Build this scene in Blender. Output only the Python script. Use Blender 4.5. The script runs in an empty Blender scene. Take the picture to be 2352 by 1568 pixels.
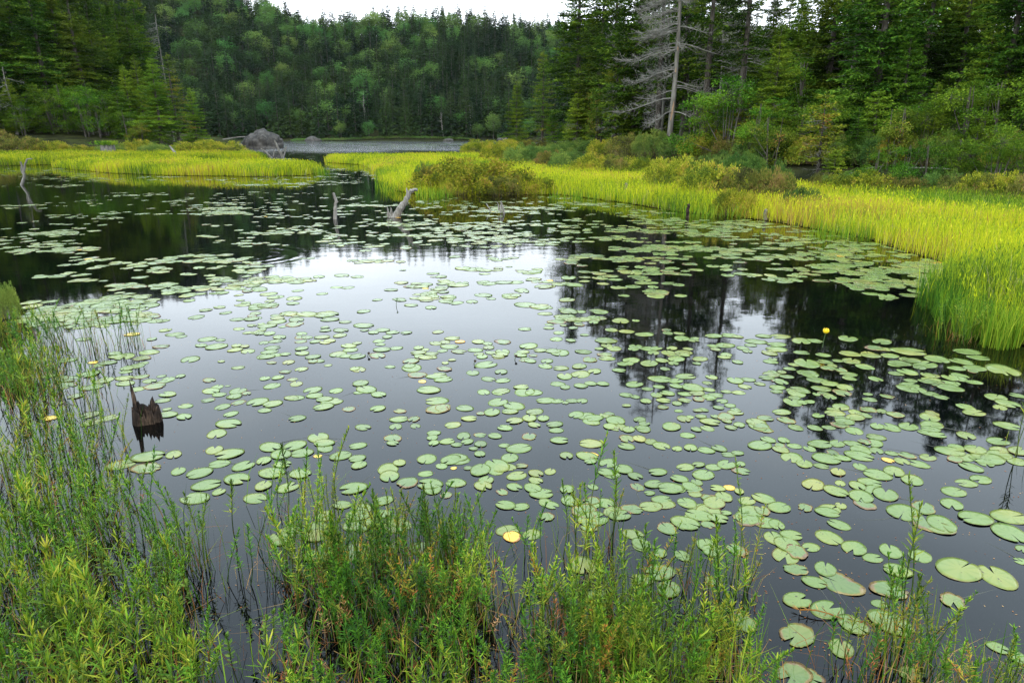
import bpy, math, random
import numpy as np
from mathutils import Vector, Matrix, Euler
R_ = math.radians
SC = bpy.context.scene
COL = SC.collection

# ------------------------------------------------------------------ camera
CAM_H, PITCH, LENS = 1.75, 16.7, 24.0
cd = bpy.data.cameras.new("camera"); cam = bpy.data.objects.new("camera", cd); COL.objects.link(cam)
cam.location = (0, 0, CAM_H); cam.rotation_euler = (R_(90 - PITCH), 0, 0)
cd.sensor_width = 36; cd.lens = LENS; cd.clip_start = 0.05; cd.clip_end = 5000
SC.camera = cam

# ------------------------------------------------------------------ sky, sun, exposure (overcast day)
SUN_EL, SUN_ROT = 52, 200
W = bpy.data.worlds.new("World"); SC.world = W; W.use_nodes = True
nt = W.node_tree; nt.nodes.clear()
out = nt.nodes.new("ShaderNodeOutputWorld"); bg = nt.nodes.new("ShaderNodeBackground")
sky = nt.nodes.new("ShaderNodeTexSky"); sky.sky_type = 'NISHITA'; sky.sun_disc = False
sky.sun_elevation = R_(SUN_EL); sky.sun_rotation = R_(SUN_ROT); sky.air_density = 1.2; sky.dust_density = 4
tc = nt.nodes.new("ShaderNodeTexCoord")
nz = nt.nodes.new("ShaderNodeTexNoise"); nz.inputs['Scale'].default_value = 2.2; nz.inputs['Detail'].default_value = 4
mp = nt.nodes.new("ShaderNodeMapping"); mp.inputs['Scale'].default_value = (1, 1, 2.5)
nt.links.new(tc.outputs['Generated'], mp.inputs[0]); nt.links.new(mp.outputs[0], nz.inputs['Vector'])
sep = nt.nodes.new("ShaderNodeSeparateXYZ"); nt.links.new(tc.outputs['Generated'], sep.inputs[0])
rz = nt.nodes.new("ShaderNodeValToRGB")   # cloud deck: white low down, bluer and thinner overhead
rz.color_ramp.elements[0].position = 0.0; rz.color_ramp.elements[0].color = (1.0, 1.0, 1.0, 1)
rz.color_ramp.elements[1].position = 0.9; rz.color_ramp.elements[1].color = (0.54, 0.70, 0.87, 1)
e = rz.color_ramp.elements.new(0.22); e.color = (1.03, 1.14, 1.24, 1)
e = rz.color_ramp.elements.new(0.5); e.color = (0.80, 0.98, 1.13, 1)
nt.links.new(sep.outputs['Z'], rz.inputs[0])
mr = nt.nodes.new("ShaderNodeMapRange"); mr.inputs[1].default_value = 0.3; mr.inputs[2].default_value = 0.7
mr.inputs[3].default_value = 13.0; mr.inputs[4].default_value = 17.0
nt.links.new(nz.outputs[0], mr.inputs[0])
vm = nt.nodes.new("ShaderNodeVectorMath"); vm.operation = 'SCALE'
nt.links.new(rz.outputs[0], vm.inputs[0]); nt.links.new(mr.outputs[0], vm.inputs['Scale'])
mx = nt.nodes.new("ShaderNodeMix"); mx.data_type = 'RGBA'; mx.inputs[0].default_value = 0.88
nt.links.new(sky.outputs[0], mx.inputs[6]); nt.links.new(vm.outputs[0], mx.inputs[7])
nt.links.new(mx.outputs[2], bg.inputs[0]); bg.inputs[1].default_value = 0.10
nt.links.new(bg.outputs[0], out.inputs[0])

sl = bpy.data.lights.new("sun", 'SUN'); sl.energy = 0.9; sl.angle = R_(25); sl.color = (1, 0.95, 0.87)
so = bpy.data.objects.new("sun", sl); COL.objects.link(so)
_el, _az = R_(SUN_EL), R_(SUN_ROT)
_d = Vector((math.sin(_az) * math.cos(_el), math.cos(_az) * math.cos(_el), math.sin(_el)))
so.rotation_euler = _d.to_track_quat('Z', 'Y').to_euler()
SC.view_settings.view_transform = 'Standard'; SC.view_settings.look = 'None'
SC.view_settings.exposure = 1.0; SC.view_settings.gamma = 1
SC.render.engine = 'CYCLES'
SC.cycles.max_bounces = 6; SC.cycles.diffuse_bounces = 3; SC.cycles.glossy_bounces = 3
SC.cycles.transmission_bounces = 3; SC.cycles.volume_bounces = 0; SC.cycles.transparent_max_bounces = 4
SC.cycles.sample_clamp_indirect = 6

# ------------------------------------------------------------------ projection helpers (photo read at 2352 wide)
F = LENS / 36 * 2352; CX, CY = 1176, 784
cp, sp_ = math.cos(R_(PITCH)), math.sin(R_(PITCH))
def ground(x, y, z=0.0):
    """point of the plane at height z seen at (x, y)"""
    u, v = (x - CX) / F, -(y - CY) / F
    dx, dy, dz = u, cp + v * sp_, -sp_ + v * cp
    t = (z - CAM_H) / dz
    return Vector((dx * t, dy * t, z))
def at(x, Y, z=0.0):
    """point at distance Y in column x"""
    depth = Y * cp + (CAM_H - z) * sp_
    return Vector(((x - CX) / F * depth, Y, z))
def screen(p):
    d = p[1] * cp + (CAM_H - p[2]) * sp_
    v = (p[2] - CAM_H) * cp + p[1] * sp_
    return CX + p[0] / d * F, CY - v / d * F
def depth(p): return p[1] * cp + (CAM_H - p[2]) * sp_

# ------------------------------------------------------------------ mesh helpers
class Geo:
    """collects vertices and quads / triangles as arrays"""
    def __init__(s): s.v = []; s.q = []; s.t = []; s.n = 0; s.qm = []; s.tm = []
    def quads(s, v, q, m=0):
        v = np.asarray(v, float).reshape(-1, 3); q = np.asarray(q, int).reshape(-1, 4)
        s.v.append(v); s.q.append(q + s.n); s.qm.append(np.full(len(q), m)); s.n += len(v)
    def tris(s, v, t, m=0):
        v = np.asarray(v, float).reshape(-1, 3); t = np.asarray(t, int).reshape(-1, 3)
        s.v.append(v); s.t.append(t + s.n); s.tm.append(np.full(len(t), m)); s.n += len(v)
    def arrays(s):
        v = np.concatenate(s.v) if s.v else np.zeros((0, 3))
        q = np.concatenate(s.q) if s.q else np.zeros((0, 4), int)
        t = np.concatenate(s.t) if s.t else np.zeros((0, 3), int)
        qm = np.concatenate(s.qm) if s.q else np.zeros(0, int)
        tm = np.concatenate(s.tm) if s.t else np.zeros(0, int)
        return v, q, t, qm, tm
    def add(s, other, M=None):
        v, q, t, qm, tm = other.arrays()
        if M is not None:
            A = np.array(M); v = v @ A[:3, :3].T + A[:3, 3]
        s.v.append(v); s.q.append(q + s.n); s.t.append(t + s.n); s.qm.append(qm); s.tm.append(tm); s.n += len(v)
    def mesh(s, name, mats, smooth=False):
        v, q, t, qm, tm = s.arrays()
        me = bpy.data.meshes.new(name)
        me.vertices.add(len(v)); me.vertices.foreach_set("co", v.astype(np.float32).ravel())
        nl = len(q) * 4 + len(t) * 3
        me.loops.add(nl); me.loops.foreach_set("vertex_index", np.concatenate([q.ravel(), t.ravel()]).astype(np.int32))
        npoly = len(q) + len(t); me.polygons.add(npoly)
        st = np.concatenate([np.arange(len(q)) * 4, len(q) * 4 + np.arange(len(t)) * 3]).astype(np.int32)
        me.polygons.foreach_set("loop_start", st)
        me.polygons.foreach_set("material_index", np.concatenate([qm, tm]).astype(np.int32))
        if smooth: me.polygons.foreach_set("use_smooth", np.ones(npoly, bool))
        for m in (mats if isinstance(mats, (list, tuple)) else [mats]): me.materials.append(m)
        me.update(); me.validate()
        return me

def tube(g, pts, rad, sides=6, m=0, cap=True, rough=0, rng=None):
    pts = np.asarray(pts, float); rad = np.asarray(rad, float); n = len(pts)
    tan = np.gradient(pts, axis=0); tan /= np.linalg.norm(tan, axis=1)[:, None] + 1e-9
    ref = np.array([0.31, 0.95, 0.05]) if abs(tan[0, 2]) > 0.7 else np.array([0, 0, 1.0])
    a = np.cross(tan, ref); a /= np.linalg.norm(a, axis=1)[:, None] + 1e-9
    b = np.cross(tan, a)
    th = np.linspace(0, 2 * math.pi, sides, endpoint=False)
    rr = rad[:, None] * np.ones((n, sides))
    if rough: rr = rr * (1 + rough * (rng.random((1, sides)) - .5) * 2 + rough * .5 * (rng.random((n, sides)) - .5))
    v = pts[:, None] + rr[..., None] * (np.cos(th)[None, :, None] * a[:, None] + np.sin(th)[None, :, None] * b[:, None])
    v = v.reshape(-1, 3)
    i = np.arange(n - 1)[:, None] * sides; j = np.arange(sides)[None]; k = (j + 1) % sides
    q = np.stack([i + j, i + k, i + sides + k, i + sides + j], -1).reshape(-1, 4)
    base = g.n; g.quads(v, q, m)
    if cap and sides >= 4:
        c = pts[-1] + tan[-1] * rad[-1] * .3; o = (n - 1) * sides
        vv = np.vstack([v[o:o + sides], c]); g.tris(vv, [[x, (x + 1) % sides, sides] for x in range(sides)], m)

def thin(g, A, B, w, m=0):
    """3-sided needles between the points of A and B (N x 3)"""
    A = np.asarray(A, float); B = np.asarray(B, float); n = len(A)
    if n == 0: return
    d = B - A; L = np.linalg.norm(d, axis=1)[:, None] + 1e-9; d = d / L
    r = np.tile([0.3, 0.2, 0.93], (n, 1)); a = np.cross(d, r); a /= np.linalg.norm(a, axis=1)[:, None] + 1e-9
    b = np.cross(d, a); w = np.broadcast_to(np.asarray(w, float).reshape(-1, 1), (n, 1))
    v = np.concatenate([A + a * w, A - a * w * .5 + b * w * .86, A - a * w * .5 - b * w * .86, B], 1).reshape(-1, 3)
    o = np.arange(n)[:, None, None] * 4
    t = (np.array([[0, 1, 3], [1, 2, 3], [2, 0, 3]])[None] + o).reshape(-1, 3)
    g.tris(v, t, m)

def norm(a): return a / (np.linalg.norm(a, axis=-1, keepdims=True) + 1e-9)
def leaves(g, c, d, n, L, Wd, m=0, fold=0.0):
    """diamond leaves: base c, direction d, face normal n, length L, width Wd"""
    c = np.asarray(c, float); N = len(c)
    if N == 0: return
    d = norm(d); s = norm(np.cross(d, n)); nn = np.cross(s, d)
    L = np.broadcast_to(np.asarray(L, float).reshape(-1, 1), (N, 1)); Wd = np.broadcast_to(np.asarray(Wd, float).reshape(-1, 1), (N, 1))
    mid = c + d * L * .45 + nn * L * fold
    v = np.concatenate([c, mid + s * Wd * .5, c + d * L, mid - s * Wd * .5], 1).reshape(-1, 3)
    g.quads(v, np.arange(N * 4).reshape(-1, 4), m)

# ------------------------------------------------------------------ tagging helpers
def tag(o, label=None, cat=None, group=None, kind=None):
    if label: o['label'] = label
    if cat: o['category'] = cat
    if group: o['group'] = group
    if kind: o['kind'] = kind
    return o
def link(name, me, parent=None, loc=None):
    o = bpy.data.objects.new(name, me); COL.objects.link(o)
    if parent: o.parent = parent
    if loc is not None: o.location = loc
    return o
def empty(name, loc=(0, 0, 0), rz=0.0, s=1.0):
    o = bpy.data.objects.new(name, None); COL.objects.link(o); o.empty_display_size = 0.1
    o.location = loc; o.rotation_euler = (0, 0, rz)
    o.scale = (s, s, s) if not isinstance(s, (tuple, list)) else s
    return o
ORD = "first second third fourth fifth sixth seventh eighth ninth tenth eleventh twelfth thirteenth fourteenth fifteenth sixteenth seventeenth eighteenth nineteenth twentieth".split()
TENS = {2: "twenty", 3: "thirty", 4: "forty", 5: "fifty", 6: "sixty", 7: "seventy"}
def ordw(i):
    if i < 20: return ORD[i]
    n = i + 1; t, u = divmod(n, 10)
    if u == 0: return TENS[t][:-1] + "ieth"
    return TENS[t] + "-" + ORD[u - 1]

# ------------------------------------------------------------------ materials
def mat(name):
    m = bpy.data.materials.new(name); m.use_nodes = True; n = m.node_tree.nodes; n.clear()
    return m, n, m.node_tree.links
def ramp(n, stops):
    r = n.new("ShaderNodeValToRGB"); els = r.color_ramp.elements
    els[0].position, els[0].color = stops[0][0], (*stops[0][1], 1)
    els[1].position, els[1].color = stops[-1][0], (*stops[-1][1], 1)
    for p, c in stops[1:-1]:
        e = els.new(p); e.color = (*c, 1)
    return r
def foliage(name, cols, trans=0.3, scale=0.6, spread=0.35, rough=0.8, spec=0.03, hue=0.02):
    """leaf colour: random from leaf to leaf, drifting through the plant and from plant to plant"""
    m, n, l = mat(name); gain = {'far_spruce_needles': 1.1, 'far_broad_leaves': 1.5}.get(name, 1.65)
    cols = [(p_, tuple(min(.85, q_ * gain) for q_ in c_)) for p_, c_ in cols]
    geo = n.new("ShaderNodeNewGeometry"); tcd = n.new("ShaderNodeTexCoord"); oi = n.new("ShaderNodeObjectInfo")
    nz = n.new("ShaderNodeTexNoise"); nz.inputs['Scale'].default_value = scale; nz.inputs['Detail'].default_value = 2
    l.new(geo.outputs['Position'], nz.inputs['Vector'])
    k = n.new("ShaderNodeMath"); k.operation = 'MULTIPLY_ADD'; k.inputs[1].default_value = spread; k.inputs[2].default_value = -spread / 2
    l.new(geo.outputs['Random Per Island'], k.inputs[0])
    k2 = n.new("ShaderNodeMapRange"); k2.inputs[1].default_value = 0.3; k2.inputs[2].default_value = 0.7
    l.new(nz.outputs[0], k2.inputs[0])
    k3 = n.new("ShaderNodeMath"); k3.operation = 'ADD'; l.new(k.outputs[0], k3.inputs[0]); l.new(k2.outputs[0], k3.inputs[1])
    r = ramp(n, cols); l.new(k3.outputs[0], r.inputs[0])
    hs = n.new("ShaderNodeHueSaturation")
    v = n.new("ShaderNodeMapRange"); v.inputs[3].default_value = 0.78; v.inputs[4].default_value = 1.25; l.new(oi.outputs['Random'], v.inputs[0])
    h = n.new("ShaderNodeMapRange"); h.inputs[3].default_value = 0.5 - hue; h.inputs[4].default_value = 0.5 + hue
    mu = n.new("ShaderNodeMath"); mu.operation = 'MULTIPLY'; mu.inputs[1].default_value = 7.31; fr = n.new("ShaderNodeMath"); fr.operation = 'FRACT'
    l.new(oi.outputs['Random'], mu.inputs[0]); l.new(mu.outputs[0], fr.inputs[0]); l.new(fr.outputs[0], h.inputs[0])
    l.new(h.outputs[0], hs.inputs['Hue']); l.new(v.outputs[0], hs.inputs['Value']); l.new(r.outputs[0], hs.inputs['Color'])
    p = n.new("ShaderNodeBsdfPrincipled"); p.inputs['Roughness'].default_value = rough; p.inputs['Specular IOR Level'].default_value = spec
    l.new(hs.outputs[0], p.inputs['Base Color'])
    t = n.new("ShaderNodeBsdfTranslucent"); l.new(hs.outputs[0], t.inputs[0])
    ms = n.new("ShaderNodeMixShader"); ms.inputs[0].default_value = trans; l.new(p.outputs[0], ms.inputs[1]); l.new(t.outputs[0], ms.inputs[2])
    o = n.new("ShaderNodeOutputMaterial"); l.new(ms.outputs[0], o.inputs[0])
    return m
def wood(name, cols, scale=(30, 30, 3), bump=0.4, rough=0.85, coarse=2.0):
    m, n, l = mat(name); cols = [(p_, tuple(min(.8, q_ * (1.0 if name.startswith('rotten') else 1.45)) for q_ in c_)) for p_, c_ in cols]
    tcd = n.new("ShaderNodeTexCoord"); mp = n.new("ShaderNodeMapping"); mp.inputs['Scale'].default_value = scale
    l.new(tcd.outputs['Object'], mp.inputs[0])
    a = n.new("ShaderNodeTexNoise"); a.inputs['Scale'].default_value = 1; a.inputs['Detail'].default_value = 6; l.new(mp.outputs[0], a.inputs['Vector'])
    b = n.new("ShaderNodeTexNoise"); b.inputs['Scale'].default_value = coarse; b.inputs['Detail'].default_value = 3; l.new(tcd.outputs['Object'], b.inputs['Vector'])
    s = n.new("ShaderNodeMix"); s.inputs[0].default_value = 0.4; l.new(a.outputs[0], s.inputs[2]); l.new(b.outputs[0], s.inputs[3])
    mrr = n.new("ShaderNodeMapRange"); mrr.inputs[1].default_value = 0.32; mrr.inputs[2].default_value = 0.68; l.new(s.outputs[0], mrr.inputs[0])
    r = ramp(n, cols); l.new(mrr.outputs[0], r.inputs[0])
    bp = n.new("ShaderNodeBump"); bp.inputs['Strength'].default_value = bump; bp.inputs['Distance'].default_value = 0.02; l.new(a.outputs[0], bp.inputs['Height'])
    p = n.new("ShaderNodeBsdfPrincipled"); p.inputs['Roughness'].default_value = rough; p.inputs['Specular IOR Level'].default_value = 0.2
    l.new(r.outputs[0], p.inputs['Base Color']); l.new(bp.outputs[0], p.inputs['Normal'])
    o = n.new("ShaderNodeOutputMaterial"); l.new(p.outputs[0], o.inputs[0])
    return m

M = {}
M['spruce'] = foliage('spruce_needles', [(0, (.008, .018, .003)), (.35, (.021, .047, .005)), (.7, (.048, .087, .008)), (1, (.10, .14, .013))], .15, .35, spread=.7)
M['spruce_yellow'] = foliage('yellowing_needles', [(0, (.03, .055, .006)), (.45, (.075, .11, .010)), (.82, (.13, .145, .012)), (1, (.18, .09, .02))], .2, .5, spread=.6)
M['fir'] = foliage('fir_needles', [(0, (.020, .045, .005)), (.5, (.06, .105, .008)), (1, (.13, .18, .014))], .2, .5, spread=.6)
M['far_spruce'] = foliage('far_spruce_needles', [(0, (.008, .020, .006)), (.5, (.022, .044, .010)), (1, (.048, .078, .016))], .1, .05, hue=.015)
M['far_leaf'] = foliage('far_broad_leaves', [(0, (.035, .075, .016)), (.5, (.062, .118, .024)), (1, (.10, .15, .032))], .2, .06, hue=.03)
M['leaf'] = foliage('broad_leaves', [(0, (.016, .040, .004)), (.5, (.040, .085, .007)), (1, (.10, .155, .012))], .3, .8, spread=.6)
M['leaf_yellow'] = foliage('yellow_green_leaves', [(0, (.035, .065, .007)), (.5, (.085, .12, .012)), (.85, (.14, .155, .02)), (1, (.20, .11, .03))], .3, 1.0, spread=.6)
M['shrub'] = foliage('shrub_leaves', [(0, (.03, .05, .008)), (.35, (.09, .11, .010)), (.75, (.20, .20, .015)), (1, (.22, .15, .03))], .2, 1.6, spread=.7, hue=.012)
M['shrub_brown'] = foliage('bronze_shrub_leaves', [(0, (.03, .028, .014)), (.4, (.065, .075, .014)), (.75, (.12, .12, .02)), (1, (.15, .09, .035))], .2, 1.8, spread=.7, hue=.012)
M['shrub_green'] = foliage('green_shrub_leaves', [(0, (.028, .06, .014)), (.5, (.06, .105, .02)), (1, (.12, .16, .03))], .25, 1.5, spread=.5)
M['sedge'] = foliage('sedge_blades', [(0, (.035, .07, .008)), (.2, (.10, .155, .011)), (.5, (.225, .258, .008)), (.85, (.335, .32, .012)), (.97, (.32, .26, .03)), (1, (.20, .12, .03))], .35, .22, spread=.85, rough=.5, hue=0)
M['sedge_green'] = foliage('green_sedge_blades', [(0, (.025, .07, .008)), (.5, (.085, .165, .010)), (1, (.20, .24, .02))], .3, .5, spread=.8, rough=.5, hue=0)
M['straw'] = foliage('dead_straw', [(0, (.08, .06, .025)), (.5, (.17, .14, .06)), (1, (.26, .22, .11))], .2, .6)
M['reed'] = foliage('reed_leaves', [(0, (.014, .040, .003)), (.4, (.045, .098, .005)), (.78, (.105, .17, .008)), (1, (.22, .22, .018))], .25, 2.2, spread=.8, rough=.5, spec=.15, hue=.02)
M['reed_yellow'] = foliage('yellow_reed_leaves', [(0, (.05, .09, .008)), (.5, (.12, .155, .012)), (.85, (.24, .20, .02)), (1, (.28, .11, .02))], .3, 3, spread=.7, rough=.5, spec=.15)
M['reed_brown'] = foliage('withered_reed_leaves', [(0, (.09, .035, .014)), (.5, (.2, .07, .02)), (1, (.30, .19, .08))], .2, 3, spread=.8, rough=.6)
M['reed_stem'] = foliage('reed_stalks', [(0, (.012, .016, .006)), (.5, (.03, .05, .009)), (1, (.07, .08, .018))], .05, 4, spread=.6, rough=.5)
M['broad'] = foliage('oval_shrub_leaves', [(0, (.02, .055, .008)), (.5, (.05, .10, .012)), (1, (.13, .18, .025))], .25, 2.5, spread=.5, rough=.5, spec=.15)
M['bark'] = wood('grey_brown_bark', [(0, (.018, .014, .010)), (.5, (.045, .038, .030)), (1, (.10, .09, .075))], (14, 14, 2.5))
M['deadwood'] = wood('weathered_dead_wood', [(0, (.04, .035, .028)), (.5, (.095, .087, .072)), (1, (.17, .16, .14))], (12, 12, 1.5), coarse=1.2)
M['lichen_twig'] = wood('lichen_grey_twigs', [(0, (.06, .056, .047)), (1, (.20, .19, .165))], (5, 5, 5), 0)
M['silver'] = wood('silver_driftwood', [(0, (.03, .024, .018)), (.45, (.12, .108, .09)), (1, (.27, .255, .225))], (60, 60, 5), .6)
M['rot'] = wood('rotten_dark_wood', [(0, (.003, .002, .0015)), (.5, (.022, .013, .008)), (1, (.13, .085, .055))], (70, 70, 12), .8, coarse=12)
M['twig'] = wood('brown_twigs', [(0, (.05, .032, .022)), (1, (.13, .09, .065))], (9, 9, 9), 0)

def rock_mat():
    m, n, l = mat('grey_granite')
    tcd = n.new("ShaderNodeTexCoord")
    a = n.new("ShaderNodeTexNoise"); a.inputs['Scale'].default_value = 1.3; a.inputs['Detail'].default_value = 8; a.inputs['Roughness'].default_value = .65
    b = n.new("ShaderNodeTexVoronoi"); b.feature = 'DISTANCE_TO_EDGE'; b.inputs['Scale'].default_value = 0.55
    l.new(tcd.outputs['Object'], a.inputs['Vector'])
    dv = n.new("ShaderNodeVectorMath"); dv.operation = 'MULTIPLY_ADD'; dv.inputs[1].default_value = (.7, .7, .7)
    l.new(a.outputs[1], dv.inputs[0]); l.new(tcd.outputs['Object'], dv.inputs[2]); l.new(dv.outputs[0], b.inputs['Vector'])
    r = ramp(n, [(.3, (.02, .017, .014)), (.5, (.052, .046, .038)), (.7, (.105, .093, .078))]); l.new(a.outputs[0], r.inputs[0])
    cr = ramp(n, [(0, (.15, .15, .15)), (.035, (1, 1, 1))]); l.new(b.outputs[0], cr.inputs[0])
    mm = n.new("ShaderNodeMix"); mm.data_type = 'RGBA'; mm.blend_type = 'MULTIPLY'; mm.inputs[0].default_value = .8
    l.new(r.outputs[0], mm.inputs[6]); l.new(cr.outputs[0], mm.inputs[7])
    bp = n.new("ShaderNodeBump"); bp.inputs['Strength'].default_value = .8; bp.inputs['Distance'].default_value = .15; l.new(a.outputs[0], bp.inputs['Height'])
    p = n.new("ShaderNodeBsdfPrincipled"); p.inputs['Roughness'].default_value = .9
    l.new(mm.outputs[2], p.inputs['Base Color']); l.new(bp.outputs[0], p.inputs['Normal'])
    o = n.new("ShaderNodeOutputMaterial"); l.new(p.outputs[0], o.inputs[0]); return m
M['rock'] = rock_mat()

def ground_mat(name, stops, scale):
    m, n, l = mat(name)
    g = n.new("ShaderNodeNewGeometry")
    a = n.new("ShaderNodeTexNoise"); a.inputs['Scale'].default_value = scale; a.inputs['Detail'].default_value = 8; a.inputs['Roughness'].default_value = .7
    l.new(g.outputs['Position'], a.inputs['Vector'])
    r = ramp(n, stops); l.new(a.outputs[0], r.inputs[0])
    bp = n.new("ShaderNodeBump"); bp.inputs['Strength'].default_value = .7; bp.inputs['Distance'].default_value = .2; l.new(a.outputs[0], bp.inputs['Height'])
    p = n.new("ShaderNodeBsdfPrincipled"); p.inputs['Roughness'].default_value = 1; p.inputs['Specular IOR Level'].default_value = 0
    l.new(r.outputs[0], p.inputs['Base Color']); l.new(bp.outputs[0], p.inputs['Normal'])
    o = n.new("ShaderNodeOutputMaterial"); l.new(p.outputs[0], o.inputs[0]); return m
M['floor'] = ground_mat('forest_floor', [(.3, (.012, .014, .007)), (.5, (.03, .032, .014)), (.7, (.06, .075, .02))], .9)
M['peat'] = ground_mat('wet_peat', [(.3, (.02, .016, .006)), (.55, (.06, .055, .012)), (.75, (.12, .12, .02))], 3)

def water_mat():
    m, n, l = mat('dark_pond_water')
    g = n.new("ShaderNodeNewGeometry"); s = n.new("ShaderNodeSeparateXYZ"); l.new(g.outputs['Position'], s.inputs[0])
    def math_(op, a, b=None, c=None):
        k = n.new("ShaderNodeMath"); k.operation = op
        for i, x in enumerate((a, b, c)):
            if x is None: continue
            if isinstance(x, (int, float)): k.inputs[i].default_value = x
            else: l.new(x, k.inputs[i])
        return k.outputs[0]
    def mapr(x, a, b, c, d, smooth=True):
        k = n.new("ShaderNodeMapRange"); l.new(x, k.inputs[0])
        if smooth: k.interpolation_type = 'SMOOTHSTEP'
        for i, q in enumerate((a, b, c, d)): k.inputs[i + 1].default_value = q
        return k.outputs[0]
    def noise(scale, detail=2, vec=None, sc=(1, 1, 1)):
        mp = n.new("ShaderNodeMapping"); mp.inputs['Scale'].default_value = sc; l.new(g.outputs['Position'], mp.inputs[0])
        k = n.new("ShaderNodeTexNoise"); k.inputs['Scale'].default_value = scale; k.inputs['Detail'].default_value = detail
        l.new(mp.outputs[0], k.inputs['Vector']); return k.outputs[0]
    fine = noise(9.0, 2, sc=(1, 1.6, 1)); mid = noise(2.2, 2, sc=(1, 1.8, 1)); lake = noise(2.4, 3, sc=(.6, 1.2, 1)); patch = noise(.13, 2, sc=(.5, 1, 1))
    calm = mapr(patch, .42, .62, .35, 1.0)
    near = mapr(s.outputs['Y'], 3.5, 12, .08, 1.0)         # glassy by the reeds, faint ripples further out
    h1 = math_('MULTIPLY', math_('ADD', math_('MULTIPLY', fine, .0006), math_('MULTIPLY', mid, .0019)), math_('MULTIPLY', near, calm))
    far = mapr(s.outputs['Y'], 62, 112, 0.0, 1.0)
    h2 = math_('MULTIPLY', math_('MULTIPLY', lake, .20), math_('MULTIPLY', far, mapr(patch, .32, .6, .15, 1.0)))
    # ring ripple left by a fish
    c = ground(565, 588)
    dx = math_('SUBTRACT', s.outputs['X'], c.x); dy = math_('SUBTRACT', s.outputs['Y'], c.y)
    rr = math_('SQRT', math_('ADD', math_('MULTIPLY', dx, dx), math_('MULTIPLY', dy, dy)))
    ring = math_('MULTIPLY', math_('SINE', math_('MULTIPLY', rr, 26)), math_('MULTIPLY', mapr(rr, .1, .6, 0, 1), mapr(rr, .6, 1.2, 1, 0)))
    h3 = math_('MULTIPLY', ring, .0005)
    h = math_('ADD', math_('ADD', h1, h2), h3)
    bp = n.new("ShaderNodeBump"); bp.inputs['Strength'].default_value = 1; bp.inputs['Distance'].default_value = 1.0; l.new(h, bp.inputs['Height'])
    p = n.new("ShaderNodeBsdfPrincipled"); p.inputs['Roughness'].default_value = .03; p.inputs['IOR'].default_value = 1.333
    # murk: brown where the bottom is near, almost black elsewhere
    murk = noise(.9, 4); r = ramp(n, [(.4, (.0010, .0013, .0015)), (.6, (.0022, .002, .0016)), (.8, (.009, .006, .003))]); l.new(murk, r.inputs[0])
    l.new(r.outputs[0], p.inputs['Base Color']); l.new(bp.outputs[0], p.inputs['Normal'])
    o = n.new("ShaderNodeOutputMaterial"); l.new(p.outputs[0], o.inputs[0]); return m
M['water'] = water_mat()

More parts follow.
